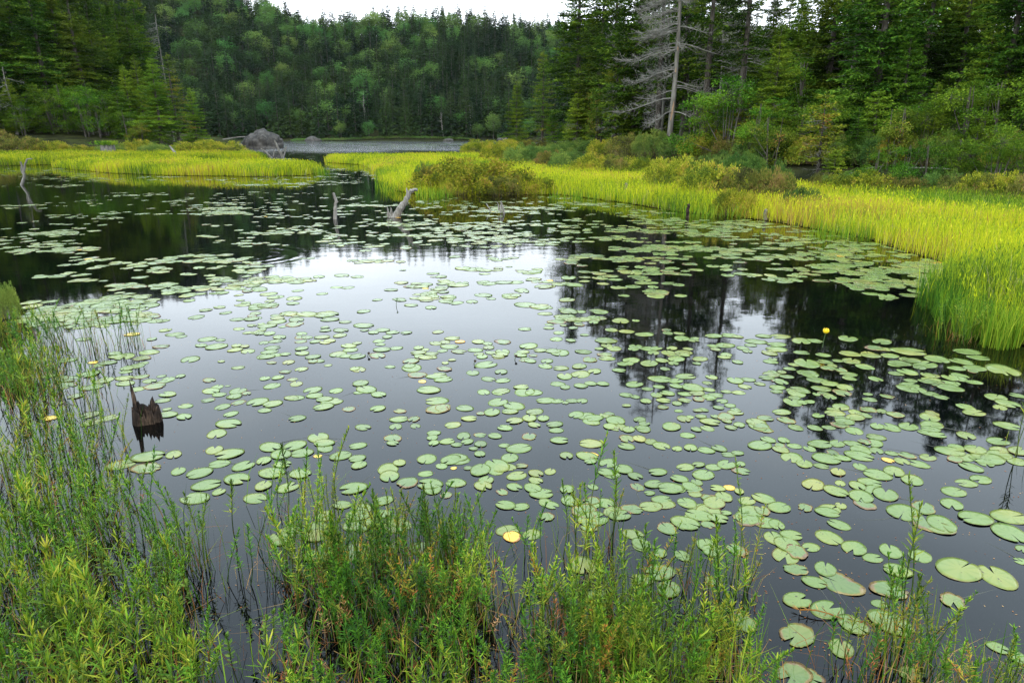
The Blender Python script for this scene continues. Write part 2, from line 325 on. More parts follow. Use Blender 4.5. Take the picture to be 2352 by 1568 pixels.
def pad_mat(name, base, edge, amount, patchy):
    """lily pad: waxy green, veins fanning from the notch, rim yellowing or rotting brown by 'amount'"""
    m, n, l = mat(name)
    at_ = n.new("ShaderNodeAttribute"); at_.attribute_name = 'rim'
    oi = n.new("ShaderNodeObjectInfo"); geo = n.new("ShaderNodeNewGeometry")
    a = n.new("ShaderNodeTexNoise"); a.inputs['Scale'].default_value = 9; a.inputs['Detail'].default_value = 4; l.new(geo.outputs['Position'], a.inputs['Vector'])
    b = n.new("ShaderNodeTexNoise"); b.inputs['Scale'].default_value = 2.3; b.inputs['Detail'].default_value = 2; l.new(geo.outputs['Position'], b.inputs['Vector'])
    va = n.new("ShaderNodeAttribute"); va.attribute_name = 'vein'
    sm = n.new("ShaderNodeMath"); sm.operation = 'MULTIPLY_ADD'; sm.inputs[1].default_value = patchy; l.new(a.outputs[0], sm.inputs[0]); l.new(at_.outputs['Fac'], sm.inputs[2])
    e = n.new("ShaderNodeMapRange"); e.interpolation_type = 'SMOOTHSTEP'; e.inputs[1].default_value = 1.0 + patchy * .5 - amount; e.inputs[2].default_value = 1.12 + patchy * .5 - amount; l.new(sm.outputs[0], e.inputs[0])
    rv = n.new("ShaderNodeMapRange"); rv.inputs[3].default_value = .8; rv.inputs[4].default_value = 1.15; l.new(geo.outputs['Random Per Island'], rv.inputs[0])
    r = ramp(n, [(.3, tuple(x * .85 for x in base)), (.5, base), (.72, (base[0] * 1.5, base[1] * 1.12, base[2] * .9))]); l.new(b.outputs[0], r.inputs[0])
    hv = n.new("ShaderNodeHueSaturation"); l.new(rv.outputs[0], hv.inputs['Value']); l.new(r.outputs[0], hv.inputs['Color'])
    er = ramp(n, [(.35, edge[0]), (.6, edge[1])]); l.new(a.outputs[0], er.inputs[0])
    mx = n.new("ShaderNodeMix"); mx.data_type = 'RGBA'; l.new(e.outputs[0], mx.inputs[0]); l.new(hv.outputs[0], mx.inputs[6]); l.new(er.outputs[0], mx.inputs[7])
    hn = n.new("ShaderNodeTexNoise"); hn.inputs['Scale'].default_value = 55; hn.inputs['Detail'].default_value = 1; l.new(geo.outputs['Position'], hn.inputs['Vector'])
    hm = n.new("ShaderNodeMapRange"); hm.inputs[1].default_value = .70; hm.inputs[2].default_value = .74; hm.inputs[4].default_value = .85; l.new(hn.outputs[0], hm.inputs[0])
    hx = n.new("ShaderNodeMix"); hx.data_type = 'RGBA'; l.new(hm.outputs[0], hx.inputs[0]); l.new(mx.outputs[2], hx.inputs[6]); hx.inputs[7].default_value = (.05, .035, .015, 1); mx = hx
    vm = n.new("ShaderNodeMix"); vm.data_type = 'RGBA'; vm.blend_type = 'MULTIPLY'; l.new(va.outputs['Fac'], vm.inputs[0]); l.new(mx.outputs[2], vm.inputs[6]); vm.inputs[7].default_value = (.82, .9, .8, 1)
    p = n.new("ShaderNodeBsdfPrincipled"); p.inputs['Roughness'].default_value = .24; p.inputs['Specular IOR Level'].default_value = .32
    l.new(vm.outputs[2], p.inputs['Base Color'])
    o = n.new("ShaderNodeOutputMaterial"); l.new(p.outputs[0], o.inputs[0]); return m
GRN = (.150, .205, .052)
M['pad'] = pad_mat('green_lily_pad', GRN, ((.30, .24, .08), (.18, .13, .07)), .04, .35)
M['pad_pale'] = pad_mat('pale_green_lily_pad', (.18, .215, .052), ((.30, .23, .07), (.14, .09, .05)), .10, .45)
M['pad_brown'] = pad_mat('browning_lily_pad', (.13, .18, .052), ((.38, .30, .08), (.17, .10, .05)), .22, 1.3)
M['pad_yellow'] = pad_mat('yellow_lily_pad', (.70, .47, .06), ((.66, .30, .05), (.4, .18, .06)), .15, .8)

def plain(name, col, rough=.5):
    m, n, l = mat(name); p = n.new("ShaderNodeBsdfPrincipled"); p.inputs['Roughness'].default_value = rough
    a = n.new("ShaderNodeTexNoise"); a.inputs['Scale'].default_value = 40
    r = ramp(n, [(.3, tuple(x * .8 for x in col)), (.7, col)]); l.new(a.outputs[0], r.inputs[0]); l.new(r.outputs[0], p.inputs['Base Color'])
    o = n.new("ShaderNodeOutputMaterial"); l.new(p.outputs[0], o.inputs[0]); return m
M['petal'] = plain('yellow_petal', (.85, .60, .01)); M['bud'] = plain('green_bud', (.08, .17, .02)); M['stalk'] = plain('green_stalk', (.05, .09, .02))

# ------------------------------------------------------------------ the setting
def inpoly(P, x, y):
    x = np.asarray(x, float); y = np.asarray(y, float); c = np.zeros(x.shape, bool); n = len(P)
    for i in range(n):
        x1, y1 = P[i]; x2, y2 = P[(i + 1) % n]
        if y1 == y2: continue
        k = ((y1 > y) != (y2 > y)) & (x < (x2 - x1) * (y - y1) / (y2 - y1) + x1); c ^= k
    return c
def dist(P, x, y):
    d = np.full(np.shape(x), 1e9); n = len(P)
    for i in range(n):
        a = np.array(P[i]); b = np.array(P[(i + 1) % n]); ab = b - a
        t = np.clip(((x - a[0]) * ab[0] + (y - a[1]) * ab[1]) / (ab @ ab + 1e-9), 0, 1)
        d = np.minimum(d, np.hypot(x - a[0] - t * ab[0], y - a[1] - t * ab[1]))
    return d
def gp(pts, z=0.0): return [tuple(ground(p[0], p[1], z)[:2]) for p in pts]
right_bank = gp([(1075, 346), (1200, 362), (1300, 378), (1480, 390), (1660, 405), (1850, 415), (2100, 430), (2352, 440), (2700, 470)], .42) + [(30, 3), (45, -20), (330, -20), (330, 330), (130, 310), (80, 200), (26, 120), (2, 100)]
left_bank = gp([(-900, 372), (-400, 360), (0, 350), (250, 347), (400, 346), (530, 345)], .40) + [(-37, 90), (-54, 140), (-110, 290), (-170, 320), (-420, 330), (-420, 20)]
near_bank = [(-40, -1.2), (-9, -1), (-4, .2), (-2.2, -.3), (2.5, -.6), (9, -1.5), (60, -3), (60, -60), (-60, -60)]
def ss(x): x = np.clip(x, 0, 1); return x * x * (3 - 2 * x)
def sn(x, y, s, k=0): return np.sin(x * s + k) * np.cos(y * s * 1.31 + k * 2) + .5 * np.sin(x * s * 2.3 + y * s * 1.7 + k)
def terrain(x, y):
    x = np.asarray(x, float); y = np.asarray(y, float)
    z = np.full(x.shape, -.7)
    for P, hh, sl, slope, cap in ((right_bank, 1.1, 7, .06, 4), (left_bank, .9, 6, .13, 12), (near_bank, .4, 3, .05, 2)):
        i = inpoly(P, x, y); d = dist(P, x, y); sd = np.where(i, d, -d)
        land = -.7 + .72 * ss((sd + 2.5) / 2.5) + np.where(sd > 0, hh * ss(sd / sl) + np.minimum(np.maximum(sd - sl, 0) * slope, cap), 0)
        z = np.maximum(z, land)
    ang = x / np.maximum(y, 30)                              # far hill: higher to the left
    top = np.interp(ang, [-1.2, -.5, -.39, -.32, -.27, -.1, .08, .35, 1.5], [98, 92, 80, 67, 61, 60, 57, 52, 44])
    yy = y - 304 - 5 * sn(x, x * 0, .03, 2)
    hill = -.7 + .9 * ss((yy + 8) / 8) + top * (ss(yy / 165) * .55 + .45 * np.clip(yy / 150, 0, 1)) * 1.0
    hill += np.where(yy > 10, 1.6 * sn(x, y, .045, 1), 0)
    return np.maximum(z, hill)
def tz(x, y): return float(terrain(np.array([x]), np.array([y]))[0])

gx = np.unique(np.concatenate([np.arange(-90, 90, 1.8), np.arange(-300, -90, 8), np.arange(90, 301, 8), [-2200, -1200, -700, -450, -330, 330, 450, 700, 1200, 2200]]))
gy = np.unique(np.concatenate([np.arange(-12, 125, 1.8), np.arange(125, 540, 7), [-400, -160, -60, -25, 560, 600, 800, 1200, 2400]]))
XX, YY = np.meshgrid(gx, gy); ZZ = terrain(XX, YY); nx_, ny_ = len(gx), len(gy)
g = Geo(); ii = (np.arange(ny_ - 1)[:, None] * nx_ + np.arange(nx_ - 1)[None]).ravel()
g.quads(np.stack([XX.ravel(), YY.ravel(), ZZ.ravel()], 1), np.stack([ii, ii + 1, ii + 1 + nx_, ii + nx_], 1))
tag(link('ground', g.mesh('ground', M['floor'], True)), kind='structure')
g = Geo(); g.quads([(-420, -30, 0), (420, -30, 0), (420, 460, 0), (-420, 460, 0)], [[0, 1, 2, 3]])
tag(link('water', g.mesh('water', M['water'])), kind='structure')

# marsh areas (waterline outlines)
marsh_front = gp([(120, 385), (250, 398), (400, 404), (600, 406), (700, 404), (738, 396), (735, 389), (640, 384), (450, 382), (200, 379)])
marsh_back = gp([(-900, 400), (-100, 384), (0, 382), (150, 378), (300, 375.5), (470, 374.5), (560, 370), (605, 366)]) + gp([(612, 352), (530, 343), (400, 344), (250, 345), (0, 348), (-400, 358), (-900, 370)], .42)
marsh_right = gp([(752, 374), (830, 379), (862, 396), (880, 422), (905, 438), (960, 448), (1290, 448), (1440, 467), (1560, 488), (1700, 500), (1790, 512), (1900, 532), (1990, 548), (2070, 575), (2170, 606), (2230, 632),
                  (2160, 660), (2150, 700), (2205, 745), (2290, 782), (2380, 800), (2600, 830)]) + [(14, 4.2), (30, 4)] + gp([(2700, 468), (2352, 438), (2100, 428), (1850, 413), (1660, 403), (1480, 388), (1300, 376), (1200, 360), (1090, 349), (1000, 351), (750, 353)], .42)
def sheet(name, P, z, m):
    import bmesh
    bm = bmesh.new(); rr = random.Random(3)
    f = bm.faces.new([bm.verts.new((x, y, z)) for x, y in P]); bmesh.ops.triangulate(bm, faces=[f])
    me = bpy.data.meshes.new(name); bm.to_mesh(me); bm.free(); me.materials.append(m)
    return tag(link(name, me), kind='structure')
sheet('marsh_bed', marsh_right, .012, M['peat'])
sheet('marsh_bed', marsh_back, .012, M['peat'])
sheet('marsh_bed', marsh_front, .012, M['peat'])

# ------------------------------------------------------------------ sedge
def blades(g, P, H, Wd, rng, lean=.18, m=0):
    """grass blades rooted at P (N x 3), bent once"""
    N = len(P); az = rng.random(N) * 2 * math.pi; H = np.broadcast_to(H, N); Wd = np.broadcast_to(Wd, N)
    d = np.stack([np.cos(az), np.sin(az), np.zeros(N)], 1); fa = rng.random(N) * math.pi
    s = np.stack([np.cos(fa), np.sin(fa), np.zeros(N)], 1) * (Wd / 2)[:, None]
    ln = (np.abs(rng.normal(0, lean, N)) + .03)[:, None]; up = np.array([0, 0, 1.0])
    mid = P + up * (H * .55)[:, None] + d * (H[:, None] * ln * .35); tip = P + up * (H * (1 - ln[:, 0] * .35))[:, None] + d * (H[:, None] * ln)
    v = np.concatenate([P - s * .8, P + s * .8, mid + s, mid - s, tip + s * .12, tip - s * .12], 1).reshape(-1, 3)
    o = np.arange(N)[:, None, None] * 6
    g.quads(v, (np.array([[0, 1, 2, 3], [3, 2, 4, 5]])[None] + o).reshape(-1, 4), m)
def scatter(P, n, rng, edge=.0):
    xs = [p[0] for p in P]; ys = [p[1] for p in P]; out = []
    got = 0
    while got < n:
        x = rng.uniform(min(xs), max(xs), n * 2); y = rng.uniform(min(ys), max(ys), n * 2); k = inpoly(P, x, y)
        q = np.stack([x[k], y[k]], 1); out.append(q); got += len(q)
    return np.concatenate(out)[:n]
rng = np.random.default_rng(11)
def field(P, dens, hmean, wfun, name, label, seed, gfrac=.12, keep=None):
    rng = np.random.default_rng(seed)
    Q = []; ed_ = [1.5, 4, 6, 8, 11, 15, 20, 28, 40, 60, 90, 140]
    for a_, b_ in zip(ed_[:-1], ed_[1:]):
        xm = b_ * .85 + 3; N = int(2 * xm * (b_ - a_) * dens((a_ + b_) / 2))
        q = np.stack([rng.uniform(-xm, xm, N), rng.uniform(a_, b_, N)], 1); Q.append(q[inpoly(P, q[:, 0], q[:, 1])])
    q = np.concatenate(Q); N = len(q); X, Y = q[:, 0], q[:, 1]
    k = rng.random(N) < .55 + .45 * (sn(X, Y, 1.9, seed) > -.3)
    if keep is not None: k &= keep(X, Y)
    q = q[k]; n = len(q)
    q = q + rng.normal(0, .10, q.shape)
    ed = dist(P, q[:, 0], q[:, 1])
    h = hmean * (.72 + .28 * np.clip(ed / .5, 0, 1)) * rng.uniform(.6, 1.25, n) * (1 + .12 * sn(q[:, 0], q[:, 1], .7, 3))
    w = np.interp(q[:, 1], [3, 8, 20, 40, 80], wfun) * rng.uniform(.7, 1.3, n)
    g = Geo(); P3 = np.stack([q[:, 0], q[:, 1], np.full(n, .005)], 1)
    green = (sn(q[:, 0], q[:, 1], .55, 5) + rng.normal(0, .5, n)) > (1.15 - gfrac)
    blades(g, P3[~green], h[~green], w[~green], rng, .16, 0); blades(g, P3[green], h[green], w[green], rng, .14, 1)
    st = rng.random(n) < .11; blades(g, P3[st] + [.02, .01, 0], h[st] * rng.uniform(.5, 1.05, st.sum()), w[st], rng, .38, 2)
    # seed heads on some of the culms
    s = rng.random(n) < .22; c = P3[s] + np.array([0, 0, 1.0]) * (h[s] * .9)[:, None]
    d = rng.normal(0, .35, (s.sum(), 3)); d[:, 2] = 1; leaves(g, c, d, rng.normal(0, 1, (s.sum(), 3)), h[s] * .14, w[s] * 1.9, 0)
    o = link(name, g.mesh(name, [M['sedge'], M['sedge_green'], M['straw']]))
    tag(o, label, 'sedge', kind='stuff'); return n
dn = lambda y: float(np.interp(y, [0, 5, 9, 16, 25, 40, 70, 120], [1800, 1700, 1150, 700, 400, 230, 100, 55]))
W5 = [.0045, .006, .010, .019, .036]
n1 = field(marsh_right, dn, .42, W5, 'sedge_bed', 'bright yellow green sedge filling the marsh along the right shore', 1)
n2 = field(marsh_front, dn, .50, W5, 'sedge_bed', 'narrow tongue of yellow green sedge standing in front on the left side', 2)
n3 = field(marsh_back, dn, .52, W5, 'sedge_bed', 'long strip of yellow green sedge below the left forest', 3)
print('blades', n1, n2, n3)
# straggling outer sedge in the water, lower right corner of the marsh
rng = np.random.default_rng(5)
pts = []
for (x, y, rx, ry, n) in [(2150, 690, 50, 30, 260), (2180, 720, 45, 26, 420), (2230, 760, 50, 22, 420), (2300, 790, 50, 15, 380), (2200, 640, 40, 20, 200), (900, 432, 40, 14, 300), (1000, 452, 45, 6, 200), (738, 398, 20, 5, 90), (1350, 458, 90, 5, 160), (1650, 498, 130, 6, 260), (1950, 548, 100, 8, 240)]:
    for _ in range(n):
        a, r = rng.random() * 6.283, math.sqrt(rng.random()); p = ground(x + rx * r * math.cos(a), y + ry * r * math.sin(a)); pts.append(p[:])
pts = np.array(pts); pts[:, 2] = 0
g = Geo(); w = np.interp(pts[:, 1], [3, 8, 20, 40], [.005, .008, .015, .03])
blades(g, pts, rng.uniform(.12, .40, len(pts)), w, rng, .2, 0)
tag(link('sedge_fringe', g.mesh('sedge_fringe', [M['sedge_green']])), 'loose green sedge stalks standing in water off the marsh edge', 'sedge', kind='stuff')

# ------------------------------------------------------------------ trees
def conifer(seed, H=13, R=2.1, z0=2.5, nbr=230, k=4, step=.17, size=.17, droop=.35, dead=14, open_=0.0, mats=('spruce', 'bark'), shape=.85, tr=None):
    """spruce / fir: trunk with limbs and dead lower branches; crown of layered sprays"""
    rng = np.random.default_rng(seed); T = Geo(); C = Geo()
    zz = np.linspace(0, H, 9); wob = np.cumsum(rng.normal(0, .035, (9, 2)), 0) * (H / 12)
    tp = np.concatenate([wob, zz[:, None]], 1); tr = tr or H * .0135 + .03
    tube(T, tp, tr * (1 - zz / H * .93), 7, 0, rough=.08, rng=rng)
    def trunk(z): return np.stack([np.interp(z, zz, tp[:, 0]), np.interp(z, zz, tp[:, 1]), z], -1)
    u = rng.random(nbr) ** .85; zb = z0 + (H - z0) * (1 - u * .995)
    zb = np.round(zb / .38) * .38 + rng.normal(0, .07, nbr); zb = np.clip(zb, z0 * .9, H - .12)
    fr = (H - zb) / (H - z0)
    lob = 1 + .25 * np.sin(zb * 2.1 + rng.random() * 6)
    L = (R * fr ** shape * rng.uniform(.5, 1.12, nbr) * lob + .12)
    L = np.where(fr > .85, L * .75, L)
    az = rng.random(nbr) * 2 * math.pi
    if open_: keep = rng.random(nbr) > open_; zb, L, az, fr = zb[keep], L[keep], az[keep], fr[keep]; nbr = len(zb)
    bp = trunk(zb); out = np.stack([np.cos(az), np.sin(az), np.zeros(nbr)], 1); side = np.stack([-np.sin(az), np.cos(az), np.zeros(nbr)], 1)
    up = .25 * (1 - fr) + .05; dr = droop * (fr * .8 + .2)
    def bpos(i, t): return bp[i] + out[i] * (L[i] * t)[:, None] + np.array([0, 0, 1.0]) * (L[i] * (up[i] * t - dr[i] * t ** 1.6 + .12 * t ** 4))[:, None]
    allb = np.arange(nbr)
    A = bpos(allb, np.full(nbr, 0.0)); B = bpos(allb, np.full(nbr, .5)); Cc = bpos(allb, np.full(nbr, .95))
    thin(T, A, B, .010 + L * .006); thin(T, B - (B - A) * .04, Cc, .006 + L * .003)
    ns = np.maximum(3, (L / step).astype(int)); bi = np.repeat(allb, ns)
    t = np.concatenate([np.linspace(.16, 1, n) for n in ns]) + rng.normal(0, .03, len(bi)); t = np.clip(t, .08, 1.02)
    for sgn in (-1, 1):
        p = bpos(bi, t)
        tl = (L[bi] * .36 * (1.05 - t) + size * .7) * rng.uniform(.6, 1.15, len(bi))
        td = norm(out[bi] * .75 + side[bi] * sgn * rng.uniform(.5, 1.0, (len(bi), 1)) + np.array([0, 0, -1.0]) * rng.uniform(-.08, .32, (len(bi), 1)))
        for j in range(k):
            f = (j + rng.random(len(bi)) * .6) / k
            c = p + td * (tl * f)[:, None]
            dd = td + rng.normal(0, .30, (len(bi), 3)); nn = np.array([0, 0, 1.0]) + rng.normal(0, .55, (len(bi), 3))
            leaves(C, c, dd, nn, size * rng.uniform(.7, 1.3, len(bi)), size * rng.uniform(.22, .40, len(bi)))
    c = bpos(bi, t) + rng.normal(0, size * .25, (len(bi), 3)); dd = out[bi] + rng.normal(0, .5, (len(bi), 3))
    leaves(C, c, dd, rng.normal(0, 1, (len(bi), 3)) + [0, 0, 1], size * 1.1, size * .45)
    for zt in np.linspace(H - .6, H, 6):
        a = rng.random(5) * 6.28; leaves(C, np.tile(trunk(np.array([zt]))[0], (5, 1)), np.stack([np.cos(a), np.sin(a), np.full(5, 1.1)], 1), rng.normal(0, 1, (5, 3)), size * 1.1, size * .35)
    if dead:
        zd = rng.uniform(z0 * .25, z0 + 1.6, dead); a = rng.random(dead) * 6.283; Ld = rng.uniform(.4, R * .75, dead)
        o = np.stack([np.cos(a), np.sin(a), rng.uniform(-.35, .1, dead)], 1); b0 = trunk(zd); b1 = b0 + o * Ld[:, None]
        thin(T, b0, b1, .016, 1)
        for j in range(7):
            f = rng.uniform(.25, 1, dead)[:, None]; q = b0 + (b1 - b0) * f
            thin(T, q, q + norm(o + rng.normal(0, .7, (dead, 3))) * rng.uniform(.15, .5, (dead, 1)), .007, 1)
    tm = T.mesh('trunk', [M[mats[1]], M['lichen_twig']], True); cm = C.mesh('crown', M[mats[0]])
    return tm, cm, H

def broadleaf(seed, H=4, R=1.6, z0=.6, ncl=70, per=60, size=.085, clr=.38, leaf='leaf', stems=3, tall=1.0, bark='bark'):
    """broad-leaved tree or tall bush: limbs reaching to leaf clumps"""
    rng = np.random.default_rng(seed); T = Geo(); C = Geo()
    nl = max(4, ncl // 12); lc = np.stack([rng.normal(0, R * .42, nl), rng.normal(0, R * .42, nl), rng.uniform(z0 + (H - z0) * .10, H * .86, nl)], 1)
    lc[:, :2] *= (1.15 - .75 * ((lc[:, 2] - z0) / (H - z0)) ** 1.5)[:, None]
    lr = R * rng.uniform(.32, .6, nl)
    li = rng.integers(0, nl, ncl); d = norm(rng.normal(0, 1, (ncl, 3)) + [0, 0, .25])
    cc = lc[li] + d * (lr[li] * rng.uniform(.55, 1.05, ncl))[:, None] * [1, 1, .8]; cc[:, 2] = np.maximum(cc[:, 2], z0 * .8)
    bi = np.repeat(np.arange(ncl), per); off = rng.normal(0, 1, (len(bi), 3)); off = norm(off) * (rng.random(len(bi)) ** .5 * clr)[:, None] * rng.uniform(.6, 1.25, ncl)[bi][:, None] * [1, 1, .62]
    c = cc[bi] + off; dd = off + rng.normal(0, .25, (len(bi), 3)) + [0, 0, -.08]
    leaves(C, c, dd, np.array([0, 0, 1.0]) + rng.normal(0, .5, (len(bi), 3)), size * rng.uniform(.7, 1.3, len(bi)), size * rng.uniform(.5, .75, len(bi)))
    for s in range(stems):
        a = rng.random() * 6.28; b = np.array([math.cos(a), math.sin(a), 0]) * R * .12 * (stems > 1)
        top = np.array([math.cos(a) * R * .25 * (stems > 1), math.sin(a) * R * .25 * (stems > 1), H * .85])
        f = np.linspace(0, 1, 6)[:, None]; pts = b + (top - b) * f + rng.normal(0, .05, (6, 3)) * H * .15 * f
        tube(T, pts, (.012 + H * .010) * (1 - f[:, 0] * .8), 6)
    hub = np.stack([lc[:, 0] * .25, lc[:, 1] * .25, z0 * .5 + lc[:, 2] * .35], 1)
    thin(T, hub, lc, H * .006 + .008); thin(T, lc[li], cc, .008 + H * .001)
    return T.mesh('trunk', [M[bark]], True), C.mesh('crown', M[leaf]), H

def small_far(kind, seed, H):
    """far tree as one mesh: too small in the picture for parts"""
    rng = np.random.default_rng(seed); G = Geo()
    if kind == 'spruce':
        R = H * rng.uniform(.15, .20); nbr = 230; z0 = H * .08
        u = rng.random(nbr) ** .75; zb = H * .985 - (H - z0) * u; zb = np.round(zb / .9) * .9 + rng.normal(0, .12, nbr); fr = np.clip((H - zb) / (H - z0), 0.02, 1)
        L = R * fr ** .9 * rng.uniform(.55, 1.15, nbr) + .12; az = rng.random(nbr) * 6.283
        out = np.stack([np.cos(az), np.sin(az), -.12 - .35 * fr], 1)
        for t in (.35, .6, .85):
            for j in range(2):
                c = np.stack([0 * zb, 0 * zb, zb], 1) + out * (L * t * rng.uniform(.8, 1.1, nbr))[:, None] + rng.normal(0, .12, (nbr, 3))
                leaves(G, c, out + rng.normal(0, .5, (nbr, 3)), np.array([0, 0, 1.0]) + rng.normal(0, .5, (nbr, 3)), L * .34 + .22, L * .16 + .14, 1)
        tube(G, [[0, 0, 0], [0, 0, H * .5], [0, 0, H]], [H * .012, H * .008, .03], 5, 0)
    else:
        R = H * rng.uniform(.26, .36); ncl = 60
        d = norm(rng.normal(0, 1, (ncl, 3)) + [0, 0, .3]); cc = np.array([0, 0, H * .62]) + d * [R, R, H * .36] * rng.uniform(.5, 1.0, (ncl, 1))
        bi = np.repeat(np.arange(ncl), 22); off = norm(rng.normal(0, 1, (len(bi), 3))) * (rng.random(len(bi)) ** .5 * R * .34)[:, None] * [1, 1, .7]
        leaves(G, cc[bi] + off, off + rng.normal(0, .3, off.shape), np.array([0, 0, 1.0]) + rng.normal(0, .5, off.shape), .62 * rng.uniform(.7, 1.2, len(bi)), .42, 1)
        tube(G, [[0, 0, 0], [0, 0, H * .4], [.2, 0, H * .8]], [H * .014, H * .010, .04], 5, 0)
        thin(G, np.tile([0, 0, H * .4], (12, 1)), cc[:12], .05, 0)
    return G

V = {}
V['tall'] = [conifer(s, H, R, z0, n, size=.2) for s, H, R, z0, n in ((1, 15, 2.5, 2.2, 460), (2, 14, 2.8, 1.2, 480), (3, 16, 2.3, 3.2, 430), (4, 13, 2.6, .8, 480))]
V['thin'] = [conifer(s, H, R, z0, n, open_=.15, dead=36) for s, H, R, z0, n in ((5, 15, 1.9, 4.6, 230), (6, 14, 2.1, 3.8, 240), (7, 16, 2.0, 5.5, 220))]
V['young'] = [conifer(s, H, R, z0, n, step=.12, size=.13, mats=('fir', 'bark'), dead=6) for s, H, R, z0, n in ((8, 8, 2.1, .4, 430), (9, 7, 1.6, .4, 360), (10, 4, 1.4, .4, 210))]
V['yellow'] = [conifer(s, H, R, z0, n, step=.13, size=.13, mats=('spruce_yellow', 'bark'), dead=24, open_=.1) for s, H, R, z0, n in ((11, 8, 1.7, 1.2, 220), (12, 6, 1.2, 2.4, 110), (13, 3.6, 1.2, 1.0, 110))]
V['bush'] = [broadleaf(20, 4, 1.7, .4, 90, 62), broadleaf(21, 3.6, 1.9, .3, 90, 62), broadleaf(22, 4.6, 1.6, .6, 90, 62)]
V['bush_yellow'] = [broadleaf(23, 3.6, 1.5, .3, 80, 60, leaf='leaf_yellow'), broadleaf(24, 4.2, 1.3, .5, 80, 60, leaf='leaf_yellow')]
V['leafy'] = [broadleaf(25, 9, 2.6, 1.6, 130, 90, .11, .55, stems=1), broadleaf(26, 8, 2.8, 1.2, 130, 90, .11, .55, stems=2)]

STANDS = {}
def refit(Y, H):
    """distances were first judged for a 17 mm lens: keep each tree's outline for the 24 mm one"""
    Y2 = Y * 1.3; T = math.tan; A = math.atan; o, n_ = R_(23), R_(PITCH)
    y = 784 - 1110.7 * T(A((H - .75) / Y) + o)
    if y > 0: return Y2, T(A((784 - y) / F) - n_) * Y2 + .75
    y = 784 + 1110.7 * T(A((H + 2.75) / Y) - o)
    return Y2, T(n_ + A((y - 784) / F)) * Y2 - 2.75
def plant(kind, vi, x, Y, H, stand, look, dz=0.0, lean=(0, 0), rz=None, rnd=random.Random(7), world=None, wide=1.15):
    tm, cm, H0 = V[kind][vi % len(V[kind])]
    q_ = float(np.interp(x, [1400, 1800, 2352], [1, .86, .80])); Y, H = refit(Y, H); Y *= q_; H = max(H, .9) * q_
    z = tz(*(world or at(x, Y)[:2]))
    p = at(x, Y, z) if world is None else Vector((*world, z))
    z = tz(p.x, p.y); p.z = max(z, -.2) - .08 + dz
    s = H / H0
    nm = {'tall': 'spruce_tree', 'thin': 'spruce_tree', 'young': 'fir_tree', 'yellow': 'spruce_tree', 'bush': 'bush', 'bush_yellow': 'bush', 'leafy': 'birch_tree'}[kind]
    r = empty(nm, p, rnd.random() * 6.28 if rz is None else rz, (s * wide, s * wide, s))
    r.rotation_euler[0] += lean[0]; r.rotation_euler[1] += lean[1]
    link('trunk', tm, r); link('crown', cm, r)
    STANDS.setdefault((stand, look, nm), []).append((screen(p)[0], r))
    return r

rd = random.Random(42)
# --- right shore, hand placed (column, distance, height)
RS = 'of the forest behind the right marsh'
for k, v, x, Y, H, lk, w in [
    ('tall', 0, 1326, 50, 18.5, 'tall full green', 1.25), ('tall', 1, 1372, 46, 16, 'tall full green', 1.1), ('tall', 3, 1452, 36, 16.5, 'tall full green', 1.1), ('tall', 2, 1405, 41, 15.5, 'tall full green', 1.15), ('tall', 1, 1490, 40, 16, 'tall full green', 1.1), ('tall', 0, 1635, 39, 13, 'tall full green', 1), ('tall', 2, 1560, 33, 16, 'tall full green', 1.0),
    ('thin', 1, 1505, 31, 14.5, 'tall bare-stemmed', 1.0), ('thin', 0, 1612, 30, 14.5, 'tall bare-stemmed', 1.15), ('thin', 2, 1690, 29, 14.0, 'tall bare-stemmed', 1.1),
    ('tall', 1, 1880, 31, 16, 'tall full green', 1.0), ('tall', 3, 1994, 26, 15.3, 'tall full green', 1.0), ('thin', 2, 1935, 28, 14.5, 'tall bare-stemmed', 1), ('tall', 0, 2060, 29, 13.5, 'tall full green', .9),
    ('thin', 1, 2100, 27, 14, 'tall bare-stemmed', 1), ('tall', 2, 2170, 27, 13.5, 'tall full green', 1.0), ('tall', 1, 2282, 24, 13.8, 'tall full green', .95), ('thin', 0, 2350, 23.5, 13, 'tall bare-stemmed', 1), ('tall', 3, 2434, 22.5, 13, 'tall full green', 1),
    ('tall', 1, 1757, 38, 8.6, 'tall full green', 1.2), ('tall', 3, 1790, 41, 9.4, 'tall full green', 1.2), ('tall', 0, 1822, 40, 9.3, 'tall full green', 1.2), ('tall', 2, 1858, 37, 10.5, 'tall full green', 1.2), ('tall', 1, 1935, 36, 17, 'tall full green', 1.1), ('tall', 0, 2020, 34, 16.5, 'tall full green', 1.1), ('tall', 2, 2120, 33, 16, 'tall full green', 1.1), ('tall', 3, 2215, 31, 15.5, 'tall full green', 1.1), ('tall', 1, 2320, 30, 15.5, 'tall full green', 1.1), ('tall', 0, 2400, 29, 15, 'tall full green', 1.1), ('tall', 3, 1590, 42, 16.5, 'tall full green', 1.1), ('tall', 2, 1660, 44, 14.5, 'tall full green', 1.1),
    ('tall', 0, 2540, 21, 11.5, 'tall full green', 1), ('tall', 2, 2680, 21, 10.5, 'tall full green', 1), ('tall', 1, 2820, 22, 11, 'tall full green', 1)]:
    plant(k, v, x, Y, H, RS, lk, wide=w)
